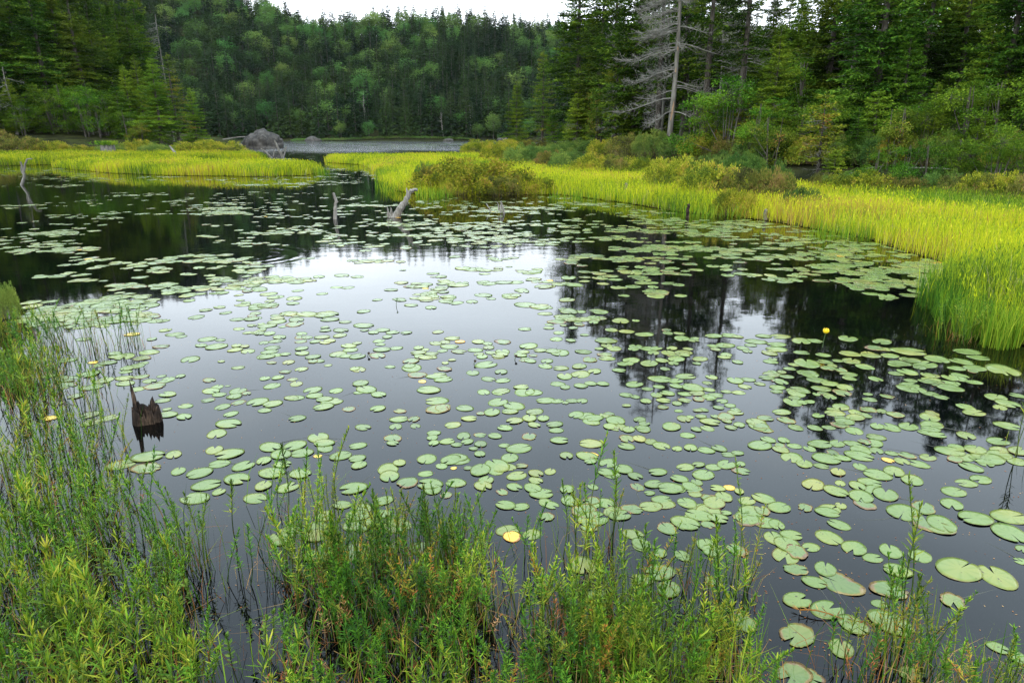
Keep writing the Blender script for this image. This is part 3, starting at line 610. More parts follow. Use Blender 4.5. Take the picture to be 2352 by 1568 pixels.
# second and third rows; low in the gap where the sky comes through
for i in range(40):
    x = 1350 + i * 41 + rd.uniform(-18, 18); Y = rd.choice((38, 45, 54)) + rd.uniform(-4, 4)
    H = rd.uniform(9.0, 12.5)
    if 1600 < x < 1880: H = rd.uniform(9.0, 10.5)
    if x < 1420: Y += 14
    plant('tall' if rd.random() < .6 else 'thin', rd.randint(0, 3), x, Y, H, 'in the dark back rows of the right forest', 'shaded green')
for k, v, x, Y, H, lk, w in [
    ('young', 1, 1186, 62, 7.2, 'slim dark', 1.0), ('yellow', 0, 1246, 54, 8.2, 'reddish-tinged', 1.05), ('young', 2, 1268, 50, 2.6, 'little bright green', 1.0), ('yellow', 1, 1412, 38, 6.6, 'yellow-topped bare-legged', 1.1),
    ('young', 0, 1770, 27, 6.6, 'bushy bright', 1.0), ('yellow', 2, 1878, 21.5, 3.4, 'flat-topped bare-legged', 1.1), ('young', 0, 2055, 25, 6.4, 'bushy bright', 1.0), ('young', 1, 1460, 36, 5.5, 'bushy bright', 1.1), ('young', 2, 1910, 20.6, 1.5, 'little bright green', 1.2),
    ('young', 1, 2230, 24, 6.0, 'bushy bright', 1.1), ('yellow', 2, 1690, 27, 3.2, 'flat-topped bare-legged', 1.2), ('young', 2, 1325, 45, 4.0, 'bushy bright', 1.1)]:
    plant(k, v, x, Y, H, 'at the front of the right shore', lk, wide=w)
for k, v, x, Y, H, w in [('bush_yellow', 0, 1345, 46, 4.6, 1.0), ('bush_yellow', 1, 1375, 43, 4.8, .9), ('bush', 0, 1600, 27, 3.5, 1.15), ('bush', 1, 1660, 26, 3.7, 1.2), ('bush', 2, 1720, 25, 3.2, 1.1), ('bush_yellow', 0, 1770, 24, 2.6, 1.2), ('bush', 0, 1820, 25, 2.8, 1.2),
    ('bush', 2, 1840, 28, 5.0, 1.1), ('bush_yellow', 1, 2045, 22, 2.8, 1.3), ('bush', 1, 2110, 22, 2.2, 1.1), ('bush', 0, 2215, 21.5, 3.4, 1.2), ('bush', 2, 2290, 21, 3.6, 1.3), ('bush', 1, 2370, 20.5, 3.4, 1.2), ('bush', 0, 2450, 20, 3.4, 1.2), ('bush', 2, 2260, 19.2, 1.5, 1.4), ('bush', 1, 2340, 19.0, 1.7, 1.5), ('bush', 0, 2600, 19.5, 3.2, 1.3)]:
    plant(k, v, x, Y, H, 'below the tall spruces on the right', 'yellowing broadleaf' if 'yellow' in k else 'leafy green', wide=w)
for x, Y, H in [(1990, 18.5, 2.0), (2060, 18.2, 2.2), (2130, 18, 2.2), (2200, 18, 2.4), (2270, 17.5, 2.4), (2350, 17.5, 2.4), (2440, 17.5, 2.4), (1450, 52, 12.5), (1540, 50, 12.5), (1660, 50, 12), (1580, 55, 13), (1890, 24, 2.6), (1960, 23, 2.4), (2000, 24, 2.8), (2075, 23, 2.6), (2130, 23.5, 3), (2180, 24, 3.2), (2250, 23, 3), (2310, 23, 3), (2400, 22, 3), (2500, 22, 3), (1840, 27, 3), (1780, 30, 3.4), (1710, 32, 3.6), (1650, 33, 3.4), (1590, 33, 3), (1350, 50, 3.4), (1300, 55, 3), (1520, 36, 2.4), (1560, 34, 2.6), (1480, 38, 2.6), (1940, 27, 3), (1985, 27, 3.4), (2150, 26, 3.5), (1440, 40, 3), (1400, 42, 3)]:
    if H > 6: plant('tall', rd.randint(0, 3), x, Y, H, 'in the dark back rows of the right forest', 'shaded green'); continue
    plant('young' if rd.random() < .5 and Y > 19 else 'bush', rd.randint(0, 2), x, Y, H, 'in the undergrowth of the right shore', 'low dark')

# --- left shore
LS = 'of the tall forest on the left shore'
for i, (x, Y, H) in enumerate([(-420, 50, 19), (-330, 54, 20), (-250, 52, 19), (-170, 57, 20), (-95, 58, 20), (-30, 60, 21), (30, 62, 20), (75, 64, 21), (120, 63, 19.5), (165, 66, 20), (205, 65, 20), (240, 68, 18.5), (275, 70, 17), (352, 76, 20.5), (310, 72, 17.5)]):
    plant('thin' if i == 13 else 'tall', i, x, Y, H, LS, 'tall dark')
for i in range(44):
    x = -600 + i * 22 + rd.uniform(-10, 10); Y = rd.uniform(70, 100); H = rd.uniform(17, 22) - max(0, x - 220) * .03
    plant('tall', i, x, Y, H, 'in the back rows of the left forest', 'shaded green')
for k, v, x, Y, H, lk, w in [('young', 0, 370, 60, 8.6, 'broad bright green', 1.15), ('yellow', 0, 412, 62, 9.4, 'pointed yellowish', 1.15), ('young', 1, 455, 66, 6.8, 'slim green', 1.15), ('young', 2, 282, 62, 5.6, 'small dense green', 1.1), ('young', 0, 40, 58, 5.6, 'small dense green', 1.2),
    ('young', 1, -30, 57, 6.4, 'small dense green', 1.2), ('young', 2, 95, 60, 5.0, 'small dense green', 1.1), ('young', 0, 335, 66, 9.5, 'broad bright green', .9), ('young', 1, 310, 64, 8, 'slim green', 1.0), ('young', 0, -150, 55, 7, 'small dense green', 1.2)]:
    plant(k, v, x, Y, H, 'at the front of the left shore', lk, wide=w)
for k, v, x, Y, H, w in [('bush', 0, 165, 61, 6.0, 1.0), ('bush', 1, 205, 60, 5.0, 1.1), ('bush', 2, 235, 60, 4.0, 1.2), ('bush', 0, 300, 60, 3.6, 1.2), ('bush_yellow', 0, 325, 59, 2.6, 1.3), ('bush', 1, 130, 60, 4.4, 1.1), ('bush', 2, -60, 56, 4.5, 1.2), ('bush', 2, 0, 57, 3.6, 1.3), ('bush', 1, 60, 58, 3.4, 1.3), ('bush', 1, 255, 63, 4.8, 1.1)]:
    plant(k, v, x, Y, H, 'below the tall forest on the left', 'yellowing broadleaf' if 'yellow' in k else 'leafy green', wide=w)

for (stand, look, nm), rows in STANDS.items():
    rows.sort(key=lambda r: r[0]); what = nm.split('_')[0]
    nice = {'spruce': 'spruce', 'fir': 'young fir', 'bush': 'bush', 'birch': 'birch'}[what]
    for i, (_, o) in enumerate(rows):
        lb = f"{look} {nice}, {ordw(i)} from the left {stand}" if len(rows) > 1 else f"the only {look} {nice} {stand}"
        tag(o, lb, 'tree' if what != 'bush' else 'bush', f"{look} {nice} trees {stand}" if len(rows) > 1 else None)

# --- far shore and hill
FV = {'spruce': [], 'leaf': []}
for i in range(6):
    H = 17; G = small_far('spruce', 50 + i, H); FV['spruce'].append((G, G.mesh('spruce_tree', [M['bark'], M['far_spruce']]), H))
for i in range(7):
    H = 14; G = small_far('leaf', 70 + i, H); FV['leaf'].append((G, G.mesh('broadleaf_tree', [M['bark'], M['far_leaf']]), H))
cand = []
rr = random.Random(99)
y = 306.0; row = 0
while y < 486:
    stepx = 6.6 + (y - 306) * .006
    x = -y * .82
    while x < y * .72:
        xx = x + rr.uniform(-1.8, 1.8); yy = y + rr.uniform(-2, 2)
        z = tz(xx, yy)
        if z > .25:
            sx, sy = screen((xx, yy, z)); cand.append((xx, yy, z, sx, sy, row))
        x += stepx
    y += 6.6 + (y - 306) * .008; row += 1
things = {'spruce': 0, 'leaf': 0}; WOOD = Geo(); nstuff = 0
for (xx, yy, z, sx, sy, row) in sorted(cand, key=lambda c: c[1]):
    up = (yy - 306) / 175
    pdec = .10 if row < 2 else .25 if up < .25 else .52 if up < .82 else .15
    if sx > 1000: pdec *= .6
    kind = 'leaf' if rr.random() < pdec else 'spruce'
    H = rr.uniform(13, 21) if kind == 'spruce' else rr.uniform(11, 16)
    if row < 2: H = rr.uniform(11, 24) if kind == 'spruce' else rr.uniform(6, 12)
    if up > .86: H = rr.uniform(12, 20) if kind == 'spruce' else rr.uniform(8, 11)
    G, me, H0 = rr.choice(FV[kind]); s = H / H0; rzv = rr.random() * 6.283; w = rr.uniform(1.05, 1.45)
    shown = 380 < sx < 1340 and (row < 3 or row % 2 == 0 or up > .6)
    cap = 150 if kind == 'spruce' else 170
    if shown and (things[kind] < cap or (row > 14 and things[kind] < cap + 70 and rr.random() < .6)):
        things[kind] += 1
        o = link('spruce_tree' if kind == 'spruce' else 'broadleaf_tree', me, None, (xx, yy, z - .2)); o.rotation_euler = (0, 0, rzv); o.scale = (s * w, s * w, s)
        zone = 'at the water line of the far shore' if row < 2 else 'low on the far hillside' if up < .35 else 'halfway up the far hillside' if up < .75 else 'on the far hill ridge'
        side = 'behind the boulder' if sx < 720 else 'above the open lake' if sx < 1090 else 'left of the right point'
        nice = 'dark pointed spruce' if kind == 'spruce' else 'pale rounded tree'
        tag(o, f"{nice} {zone}, {side}".replace('halfway up', 'midway up'), 'tree', f"{nice}s {zone}, {side}")
    else:
        WOOD.add(G, Matrix.Translation((xx, yy, z - .2)) @ Matrix.Rotation(rzv, 4, 'Z') @ Matrix.Diagonal((s * w, s * w, s, 1))); nstuff += 1
tag(link('wooded_hillside', WOOD.mesh('wooded_hillside', [M['bark'], M['far_spruce']])), 'unbroken forest filling the far hillside between the single trees', 'forest', kind='stuff')
print('far trees', things, 'merged', nstuff)
# grey dead trunks among the far trees
rr = random.Random(4)
for i, (x, ys, H) in enumerate([(1083, 309, 13), (1020, 308, 10), (968, 312, 14), (845, 320, 15), (1262, 325, 16)]):
    rg = np.random.default_rng(i + 300); G = Geo(); f = np.linspace(0, 1, 7)
    pts = np.stack([np.cumsum(rg.normal(0, .12, 7)), np.cumsum(rg.normal(0, .12, 7)), f * H], 1); tube(G, pts, .19 * (1 - f * .75), 5)
    k = 10; a = rg.random(k) * 6.28; zb = rg.uniform(H * .45, H, k); b0 = np.stack([np.interp(zb, pts[:, 2], pts[:, 0]), np.interp(zb, pts[:, 2], pts[:, 1]), zb], 1)
    thin(G, b0, b0 + np.stack([np.cos(a), np.sin(a), rg.uniform(-.3, .9, k)], 1) * rg.uniform(.7, 2.2, (k, 1)), .11)
    p = at(x, ys); z = tz(p.x, p.y); o = link('dead_tree', G.mesh('dead_tree', M['silver']), None, (p.x, ys - 3, z - .1))
    tag(o, f"bare grey dead tree, {ordw(sorted([1083, 1020, 968, 845, 1262]).index(x))} from the left among the far hill's spruces", 'dead tree', 'grey dead trees among the far spruces')

# ------------------------------------------------------------------ shrubs on the marsh and banks
def shrub(seed, R=1.6, H=1.1, n=13000, size=.062, leaf='shrub'):
    """low mounded bog shrub: many upright twigs carrying small leaves"""
    rng = np.random.default_rng(seed); T = Geo(); C = Geo(); nc = 130
    r = np.sqrt(rng.random(nc)) * R * .94; a = rng.random(nc) * 6.283
    lump = 1 + .16 * np.sin(a * 3 + seed) * (r / R) + .10 * sn(r * np.cos(a), r * np.sin(a), 2.6, seed)
    top = H * np.sqrt(np.clip(1 - (r / R) ** 2.6, .04, 1)) * lump * rng.uniform(.72, 1.08, nc)
    cr = rng.uniform(.11, .24, nc) * (R / 1.6); cc = np.stack([r * np.cos(a), r * np.sin(a), np.maximum(top - cr, .04)], 1)
    foot = cc * [.75, .75, 0]; thin(T, foot, cc, .009); thin(T, foot + rng.normal(0, .1, foot.shape) * [1, 1, 0], cc + rng.normal(0, .08, cc.shape), .006)
    bi = rng.integers(0, nc, n); dd = norm(rng.normal(0, 1, (n, 3)) + [0, 0, .45]); pos = cc[bi] + dd * (cr[bi] * rng.uniform(.45, 1.12, n))[:, None]
    k = rng.random(n) < .22; pos[k] = (foot[bi] + (cc - foot)[bi] * rng.random((n, 1)))[k] + rng.normal(0, .09, (k.sum(), 3))
    pos[:, 2] = np.maximum(pos[:, 2], .01); dl = dd + rng.normal(0, .45, (n, 3)) + [0, 0, .5]
    leaves(C, pos, dl, rng.normal(0, 1, (n, 3)) + [0, 0, .4], size * rng.uniform(.8, 1.5, n), size * .55)
    return T.mesh('twig_tangle', M['twig']), C.mesh('foliage', M[leaf]), R, H
SV = {'olive': [shrub(1), shrub(2), shrub(3)], 'bronze': [shrub(4, leaf='shrub_brown'), shrub(5, leaf='shrub_brown')], 'green': [shrub(6, leaf='shrub_green'), shrub(7, leaf='shrub_green')]}
for k in SV: pass
def put_shrub(kind, vi, x, ybase, wpx, hpx, label, rzv=0, group=None, Y=None):
    T, C, R, H = SV[kind][vi % len(SV[kind])]
    sunk = .36 if group and Y is None else 0.0
    p = ground(x, ybase, sunk) if Y is None else at(x, Y, 0)
    z = max(tz(p.x, p.y), 0.0)
    w = wpx / F * depth(p) / 2 * 1.12; h = hpx / F * depth(p) * .98
    h += sunk
    o = empty('bog_shrub', (p.x, p.y + w * .55, max(tz(p.x, p.y + w * .55), 0) - .03), rzv, (w / R, w / R * .8, h / H))
    link('twig_tangle', T, o); link('foliage', C, o); tag(o, label, 'shrub', group); return o
put_shrub('olive', 0, 1078, 448, 285, 80, 'largest rounded olive shrub mound rising from the sedge at the water')
put_shrub('bronze', 0, 985, 442, 70, 62, 'dark bronze shrub at the left foot of the largest shrub mound', 1)
put_shrub('green', 0, 972, 425, 60, 50, 'small fresh green shrub at the far left of the largest mound', 2)
put_shrub('olive', 1, 1215, 447, 150, 40, 'low shrub shoulder at the right foot of the largest mound', 2)
put_shrub('bronze', 1, 1160, 449, 120, 45, 'low bronze shrub along the waterline in front of the largest mound', 4)
put_shrub('olive', 2, 1040, 449, 110, 42, 'low yellowish shrub at the waterline left of the mound centre', 5)
group2 = 'shrubs along the right bank behind the marsh'
for i, (k, x, yb, w, h) in enumerate([('olive', 1100, 349, 80, 22), ('olive', 1160, 366, 130, 34), ('green', 1215, 374, 110, 36), ('bronze', 1262, 378, 70, 28), ('green', 1310, 386, 110, 34), ('olive', 1375, 390, 120, 30), ('bronze', 1430, 392, 100, 28), ('olive', 1480, 394, 90, 28),
    ('olive', 1560, 424, 150, 52), ('olive', 1640, 440, 150, 55), ('green', 1655, 404, 140, 40), ('bronze', 1710, 444, 120, 50), ('bronze', 1785, 446, 100, 50), ('green', 1795, 440, 90, 55), ('olive', 1540, 400, 90, 26), ('green', 1720, 408, 120, 40), ('olive', 1700, 462, 110, 22), ('green', 1860, 458, 110, 20),
    ('olive', 2010, 436, 190, 34), ('bronze', 2100, 440, 130, 30), ('green', 2180, 440, 120, 40), ('bronze', 2250, 446, 130, 40), ('olive', 2310, 448, 150, 44), ('bronze', 2400, 455, 140, 44), ('green', 1950, 428, 90, 26), ('bronze', 1900, 425, 80, 25), ('olive', 2500, 462, 150, 44)]):
    look = {'olive': 'olive', 'bronze': 'bronze brown', 'green': 'grey green'}[k]
    put_shrub(k, i, x, yb, w * 1.12, h * 1.15, f"low {look} shrub, {ordw(i)} in line along the right bank behind the sedge", i * 1.3, group2)
for i, (k, x, yb, w, h) in enumerate([('bronze', 20, 352, 130, 40), ('olive', 90, 352, 110, 34), ('olive', 150, 352, 110, 24), ('bronze', 215, 350, 90, 16), ('green', 255, 348, 90, 26), ('olive', 310, 346, 100, 36), ('green', 350, 345, 90, 30), ('olive', 440, 345, 120, 36), ('olive', 490, 345, 110, 34), ('bronze', 520, 345, 60, 22), ('bronze', -60, 354, 130, 44), ('olive', 395, 346, 90, 24)]):
    look = {'olive': 'olive', 'bronze': 'bronze brown', 'green': 'grey green'}[k]
    put_shrub(k, i, x, yb, w * 1.1, h, f"low {look} shrub, {ordw(i)} in line along the left bank under the trees", i * 1.7, 'shrubs along the left bank', Y=63.5 + (i % 3))
for i in range(24):
    x = 1110 + i * 56 + (i * 37) % 23; yb = float(np.interp(x, [1100, 1300, 1500, 1850, 2352], [345, 368, 380, 402, 424])); k = ('green', 'olive', 'bronze', 'green')[i % 4]
    look = {'olive': 'olive', 'bronze': 'bronze brown', 'green': 'grey green'}[k]
    put_shrub(k, i, x, yb, 95 + (i * 31) % 50, float(np.interp(x, [1100, 1500, 2352], [20, 33, 42])) * (1 + .3 * ((i * 7) % 5) / 5), f"taller {look} shrub, {ordw(i)} from left at the foot of the right trees", i * 2.1, 'taller shrubs at the foot of the right trees')
# far shore fringe of low bushes
for i in range(13):
    x = 690 + i * 31; put_shrub('green', i, x, 324, 46, 5.5, f"tiny low bush at the far water line, {ordw(i)} from the left beyond the lake", i, 'low bushes along the far water line', Y=301.5)

# ------------------------------------------------------------------ the grey dead spruce and its neighbours
def dead_spruce(H, r, seed, nb, twigs, Lb, side=None, zmin=.15):
    rng = np.random.default_rng(seed); T = Geo(); B = []
    f = np.linspace(0, 1, 12); pts = np.stack([.10 * np.sin(f * 5), .08 * np.cos(f * 4) - .08, f * H], 1); pts[:, 0] += f * H * .003
    tube(T, pts, r * (1 - f * .82) * (1 + .25 * np.exp(-f * 30)), 9, rough=.12, rng=rng)
    zb = np.sort(rng.uniform(H * zmin, H * .97, nb)); BG = Geo()
    for z in zb:
        a = rng.random() * 6.283 if side is None or rng.random() < .3 else side + rng.normal(0, .65)
        L = Lb * rng.uniform(.45, 1.1) * (1.15 - .7 * z / H); o = np.array([math.cos(a), math.sin(a), 0])
        b0 = np.array([np.interp(z, pts[:, 2], pts[:, 0]), np.interp(z, pts[:, 2], pts[:, 1]), z]); t = np.linspace(0, 1, 7)[:, None]
        P = b0 + o * L * t + np.array([0, 0, 1]) * L * (.12 * t - .75 * t ** 1.7 + .42 * t ** 3.2) + rng.normal(0, .02, (7, 3)) * t
        tube(BG, P, .028 * (1 - t[:, 0] * .8) * (.6 + L * .22), 5, 0)
        n = int(twigs * L); tt = rng.uniform(.2, 1, n); q = np.stack([np.interp(tt, t[:, 0], P[:, j]) for j in range(3)], 1)
        d = norm(o + rng.normal(0, .65, (n, 3)) + [0, 0, -.1]); l = rng.uniform(.25, .75, (n, 1)) * (1.25 - tt[:, None] * .6); e = q + d * l
        thin(BG, q, e, .010, 0)
        for k in range(6):
            g_ = rng.uniform(.25, 1, (n, 1)); q2 = q + (e - q) * g_
            thin(BG, q2, q2 + norm(d + rng.normal(0, .8, (n, 3))) * rng.uniform(.07, .24, (n, 1)), .0065, 0)
    return T.mesh('trunk', M['deadwood'], True), BG.mesh('bare_branches', M['lichen_twig'])
def put_dead(x, Y, H, r, seed, nb, tw, Lb, side, label, lean=0, zmin=.15, peel=False):
    Y, H = refit(Y, H); p = at(x, Y); z = tz(p.x, p.y); p = at(x, Y, z); z = tz(p.x, p.y)
    o = empty('dead_spruce', (p.x, p.y, z - .1)); o.rotation_euler = (0, lean, 0)
    a, b = dead_spruce(H, r, seed, nb, tw, Lb, side, zmin); link('trunk', a, o); link('bare_branches', b, o)
    if peel:
        g = Geo(); rng = np.random.default_rng(1)
        for (z0, z1, w) in ((1.7, 2.6, .055), (3.9, 4.15, .03), (4.9, 5.1, .03)):
            n = 9; zz = np.linspace(z0, z1, n); th0 = -1.75 + .25 * np.sin(zz * 3)
            rr_ = r * (1 - zz / H * .82) * 1.07; cx = .10 * np.sin(zz / H * 5) + zz * .003; cy = .08 * np.cos(zz / H * 4) - .08
            ww = w / rr_ * np.sin(np.linspace(.25, 2.9, n)) * rng.uniform(.7, 1.2, n)
            L_ = []
            for k in (-1, 0, 1): th = th0 + ww * k; L_.append(np.stack([cx + rr_ * (1.08 if k == 0 else 1.0) * np.cos(th), cy + rr_ * (1.08 if k == 0 else 1.0) * np.sin(th), zz], 1))
            v = np.concatenate(L_); q = []
            for k in (0, 1):
                for i in range(n - 1): q.append([k * n + i, (k + 1) * n + i, (k + 1) * n + i + 1, k * n + i + 1])
            g.quads(v, q)
        link('peeled_patch', g.mesh('peeled_patch', plain('bare_orange_wood', (.30, .19, .11), .8), True), o)
    tag(o, label, 'dead tree'); return o
put_dead(1533, 27.5, 15, .15, 1, 70, 14, 3.1, math.pi, 'tall leaning grey dead spruce with drooping bare branches and orange peeled patches', lean=.008, peel=True)
put_dead(1514, 31, 14, .10, 2, 55, 16, 2.2, None, 'thin straight dead spruce just left of the big leaning dead one')
put_dead(1690, 31, 12.5, .17, 3, 30, 10, 2.0, None, 'grey dead trunk standing between the green spruces right of the leaning dead one', zmin=.3)
put_dead(1640, 34, 9.0, .08, 4, 30, 12, 1.8, 0.0, 'slim crooked dead spruce with arching bare branches behind the leafy bushes')
put_dead(2085, 29, 13, .11, 5, 44, 12, 1.9, None, 'thin grey dead spruce in front of the dense right forest')
put_dead(1425, 37, 7.5, .08, 8, 26, 14, 1.6, math.pi, 'short grey dead spruce behind the yellow-topped small one')
put_dead(398, 78, 16, .17, 6, 46, 8, 2.6, math.pi, 'grey dead spruce at the right end of the left forest', zmin=.3)
put_dead(40, 58, 6.6, .15, 7, 14, 4, 3.0, None, 'short grey dead snag with few long branches before the left forest', zmin=.35)
put_dead(8, 60, 7.5, .13, 9, 10, 4, 2.0, None, 'grey dead snag at the far left edge before the forest', zmin=.4)

# ------------------------------------------------------------------ boulder and rocks
def blob_rock(name, loc, sx, sy, sz, seed, label, sub=5, cat='boulder'):
    import bmesh
    from mathutils import noise
    bm = bmesh.new(); bmesh.ops.create_icosphere(bm, subdivisions=sub, radius=1)
    off = Vector((seed * 3.1, seed, 0))
    for v in bm.verts:
        c = v.co.copy(); d = 1 + .20 * noise.noise(c * 1.1 + off) + .10 * noise.noise(c * 2.6 + off) + .04 * noise.noise(c * 7 + off)
        st = abs(noise.noise(Vector((c.x * .8, c.y * .8, c.z * 3.2)) + off)); d -= .10 * max(0, .18 - st) / .18
        v.co = Vector((c.x * sx, c.y * sy, max(c.z, -.25) * sz)) * d
    me = bpy.data.meshes.new(name); bm.to_mesh(me); bm.free(); me.materials.append(M['rock'])
    me.polygons.foreach_set('use_smooth', [True] * len(me.polygons))
    o = link(name, me, None, loc); tag(o, label, cat); return o
p = at(603, 112); w = 92 / F * depth(p) / 2
blob_rock('boulder', (p.x, p.y, -.1), w, w * .8, 2.9, 2.0, 'big rounded grey granite boulder rising from the water at the lake mouth')
p = at(718, 299); blob_rock('shore_rock', (p.x, p.y, 0), 3.6, 2.2, 1.7, 5, 'small pale rock on the far shore right of the boulder', 3, 'rock')
p = at(560, 120); blob_rock('shore_rock', (p.x, p.y, 0), 3.6, 1.6, .6, 7, 'low flat brown rock just left of the big boulder', 3, 'rock')
p = at(1155, 299); blob_rock('shore_rock', (p.x, p.y, 0), 2.4, 1.8, 1.5, 9, 'grey rock at the far water line before the point', 3, 'rock')
p = at(1030, 299); blob_rock('shore_rock', (p.x, p.y, 0), 2.2, 1.6, 1.0, 11, 'tiny pale rock at the middle of the far water line', 3, 'rock')
p = at(1725, 19); blob_rock('shore_rock', (p.x, p.y, .1), .32, .25, .3, 13, 'half hidden grey rock among shrubs behind the right sedge', 3, 'rock')

# ------------------------------------------------------------------ snags, posts and stumps in the water
def stick(px, r0, r1, name, label, cat, m='silver', sides=8, Y=None, rough=.18, seed=0, extra=(), branch_name='branch'):
    """px: screen points (x, y) bottom to top at the distance of the first one; becomes one bent weathered stem with branches"""
    rng = np.random.default_rng(seed + 77); b = ground(*px[0]) if Y is None else at(px[0][0], Y)
    Yb = b.y
    def P(x, y, dy=0.0):
        # point of the vertical plane at Yb + dy seen at (x, y)
        u, v = (x - CX) / F, -(y - CY) / F
        d = np.array([u, cp + v * sp_, -sp_ + v * cp]); t = (Yb + dy) / d[1]
        return np.array([d[0] * t, d[1] * t, CAM_H + d[2] * t])
    s = depth(b) / F
    def poly(pts, ra, rb, dys=None):
        A = np.array([P(*q) if len(q) == 2 else P(q[0], q[1], q[2]) for q in pts]); n = max(8, len(A) * 4)
        k = np.linspace(0, len(A) - 1, n); Q = np.stack([np.interp(k, range(len(A)), A[:, j]) for j in range(3)], 1)
        Q += rng.normal(0, .12 * ra * s, Q.shape) * np.minimum(1, k[:, None])
        g = Geo(); tube(g, Q, np.linspace(ra * s, rb * s, n), sides, rough=rough, rng=rng); return g, Q
    A0 = list(px); A0[0] = (px[0][0], px[0][1] + 2.5) if len(px[0]) == 2 else px[0]
    g, Q = poly(A0, r0, r1); o0 = Vector(b)
    def loc(g):
        for i in range(len(g.v)): g.v[i] = g.v[i] - np.array(o0)
        return g
    root = empty(name, o0); link('trunk', loc(g).mesh('trunk', M[m], True), root)
    for (pts, ra, rb) in extra:
        g2, _ = poly(pts, ra, rb); link(branch_name, loc(g2).mesh(branch_name, M[m], True), root)
    tag(root, label, cat); return root
stick([(49, 425), (55, 408), (54, 392), (47, 372)], 3.6, 1.8, 'forked_snag', 'grey forked Y-shaped snag standing in the pads at the left', 'snag', 'deadwood', extra=[([(55, 394), (58, 376), (62, 366), (74, 365)], 2.2, 1.1), ([(53, 400), (49, 390), (48, 382)], 2, 1)], seed=1)
stick([(770, 503), (770, 480), (772, 462), (766, 444)], 4.4, 2.6, 'snag_post', 'lone grey crooked post standing in the lily pads left of the leaning log', 'snag', seed=2, extra=[([(772, 466), (776, 463)], 2.2, 1.6)])
stick([(905, 499), (918, 478), (932, 458), (942, 440), (958, 434)], 9.5, 3.0, 'leaning_snag', 'silver leaning split log rising from the pads in front of the shrub mound', 'snag', seed=3, rough=.3,
      extra=[([(930, 462), (936, 446), (934, 432)], 4, 1.5), ([(897, 500), (892, 488), (889, 474)], 4, .6), ([(903, 500), (899, 486), (897, 476)], 4, .7), ([(893, 501), (905, 503), (915, 498)], 6, 4), ([(893, 499), (890, 490), (893, 480)], 3, .5)], branch_name='splinter')
stick([(1158, 490), (1154, 474), (1150, 462)], 3.0, 1.2, 'broken_stub', 'small split stub sticking out of pads right of the leaning log', 'snag', seed=4, extra=[([(1150, 488), (1150, 472), (1152, 462)], 2.6, 1.0), ([(1146, 484), (1145, 470), (1141, 463)], 1.6, .6)], branch_name='splinter')
stick([(1128, 486), (1121, 474), (1117, 468)], 1.8, .9, 'thin_snag', 'thin pale stick leaning left of the small split stub', 'snag', seed=5)
stick([(1437, 452), (1437, 436), (1438, 421)], 4.5, 3.2, 'snag_post', 'grey weathered post in the sedge right of the shrub mound', 'snag', 'deadwood', seed=6)
stick([(1580, 499), (1580, 482), (1582, 468)], 5, 2.8, 'snag_post', 'dark upright stump post at the sedge edge, left one of two', 'snag', 'rot', seed=7)
stick([(1758, 506), (1758, 492), (1759, 481)], 5, 3.4, 'snag_post', 'short dark post with pale top at the sedge edge, right one of two', 'snag', 'deadwood', seed=8)
stick([(2051, 452), (2051, 436), (2052, 430)], 3.4, 2.8, 'snag_post', 'small grey post among the sedge before the right forest', 'snag', 'deadwood', seed=9)
stick([(1885, 438), (1885, 425)], 3, 2, 'snag_post', 'tiny grey post beside the green shrubs at the right', 'snag', 'deadwood', seed=19)
stick([(412, 368), (402, 350), (389, 335)], 4.5, 1.8, 'leaning_snag', 'pale bleached log leaning left out of the left sedge', 'snag', 'silver', seed=10, extra=[([(400, 370), (397, 362), (398, 352)], 3, 1)], branch_name='splinter')
stick([(76, 356), (72, 345), (69, 336)], 3.6, 2.0, 'snag_post', 'grey slanting post behind the left sedge strip', 'snag', 'deadwood', seed=11)
stick([(439, 378), (439, 371)], 1.6, 1.2, 'snag_post', 'tiny pale stake in the sedge tongue at the left', 'snag', 'silver', seed=12)
stick([(651, 362), (640, 344), (631, 322)], 3.6, 1.6, 'forked_snag', 'dark forked snag leaning in front of the boulder', 'snag', 'deadwood', seed=13, extra=[([(652, 358), (656, 346), (658, 336)], 1.6, .8), ([(646, 352), (652, 344), (657, 338)], 1.3, .7)])
stick([(625, 362), (611, 350), (598, 341)], 3.0, 1.2, 'leaning_snag', 'low dark branch slanting left before the boulder', 'snag', 'deadwood', seed=14, extra=[([(628, 360), (629, 350), (632, 344)], 1.6, .7)])
stick([(752, 359), (748, 347), (745, 338)], 1.0, .5, 'thin_snag', 'thin bare twig at the tip of the right marsh', 'snag', 'deadwood', seed=15)
stick([(512, 318), (548, 315), (580, 313)], 1.4, .8, 'fallen_log', 'thin pale log lying over the shore left of the boulder', 'log', 'silver', seed=16, Y=128)
stick([(2108, 441), (2160, 434), (2245, 438)], .1, .1, 'fallen_log', 'x', 'log', seed=17) if False else None
def log(x0, x1, Y, z0, z1, r, label, m='silver', seed=0):
    m = 'deadwood'; rng = np.random.default_rng(seed); a = np.array(at(x0, Y, z0)); b = np.array(at(x1, Y + .6, z1)); f = np.linspace(0, 1, 10)[:, None]
    P = a + (b - a) * f + np.array([0, 0, 1]) * .12 * np.sin(f * 3.1) - a; g = Geo(); tube(g, P, r * (1 - .6 * f[:, 0]), 7, rough=.15, rng=rng)
    o = link('fallen_log', g.mesh('fallen_log', M[m], True), None, a); tag(o, label, 'log'); return o
log(2075, 2290, 22.0, .80, .45, .03, 'long pale fallen log lying across the shrubs before the right forest')
log(1905, 2030, 21.5, .35, .85, .03, 'thin grey fallen log left of the long pale one', 'deadwood', 2)
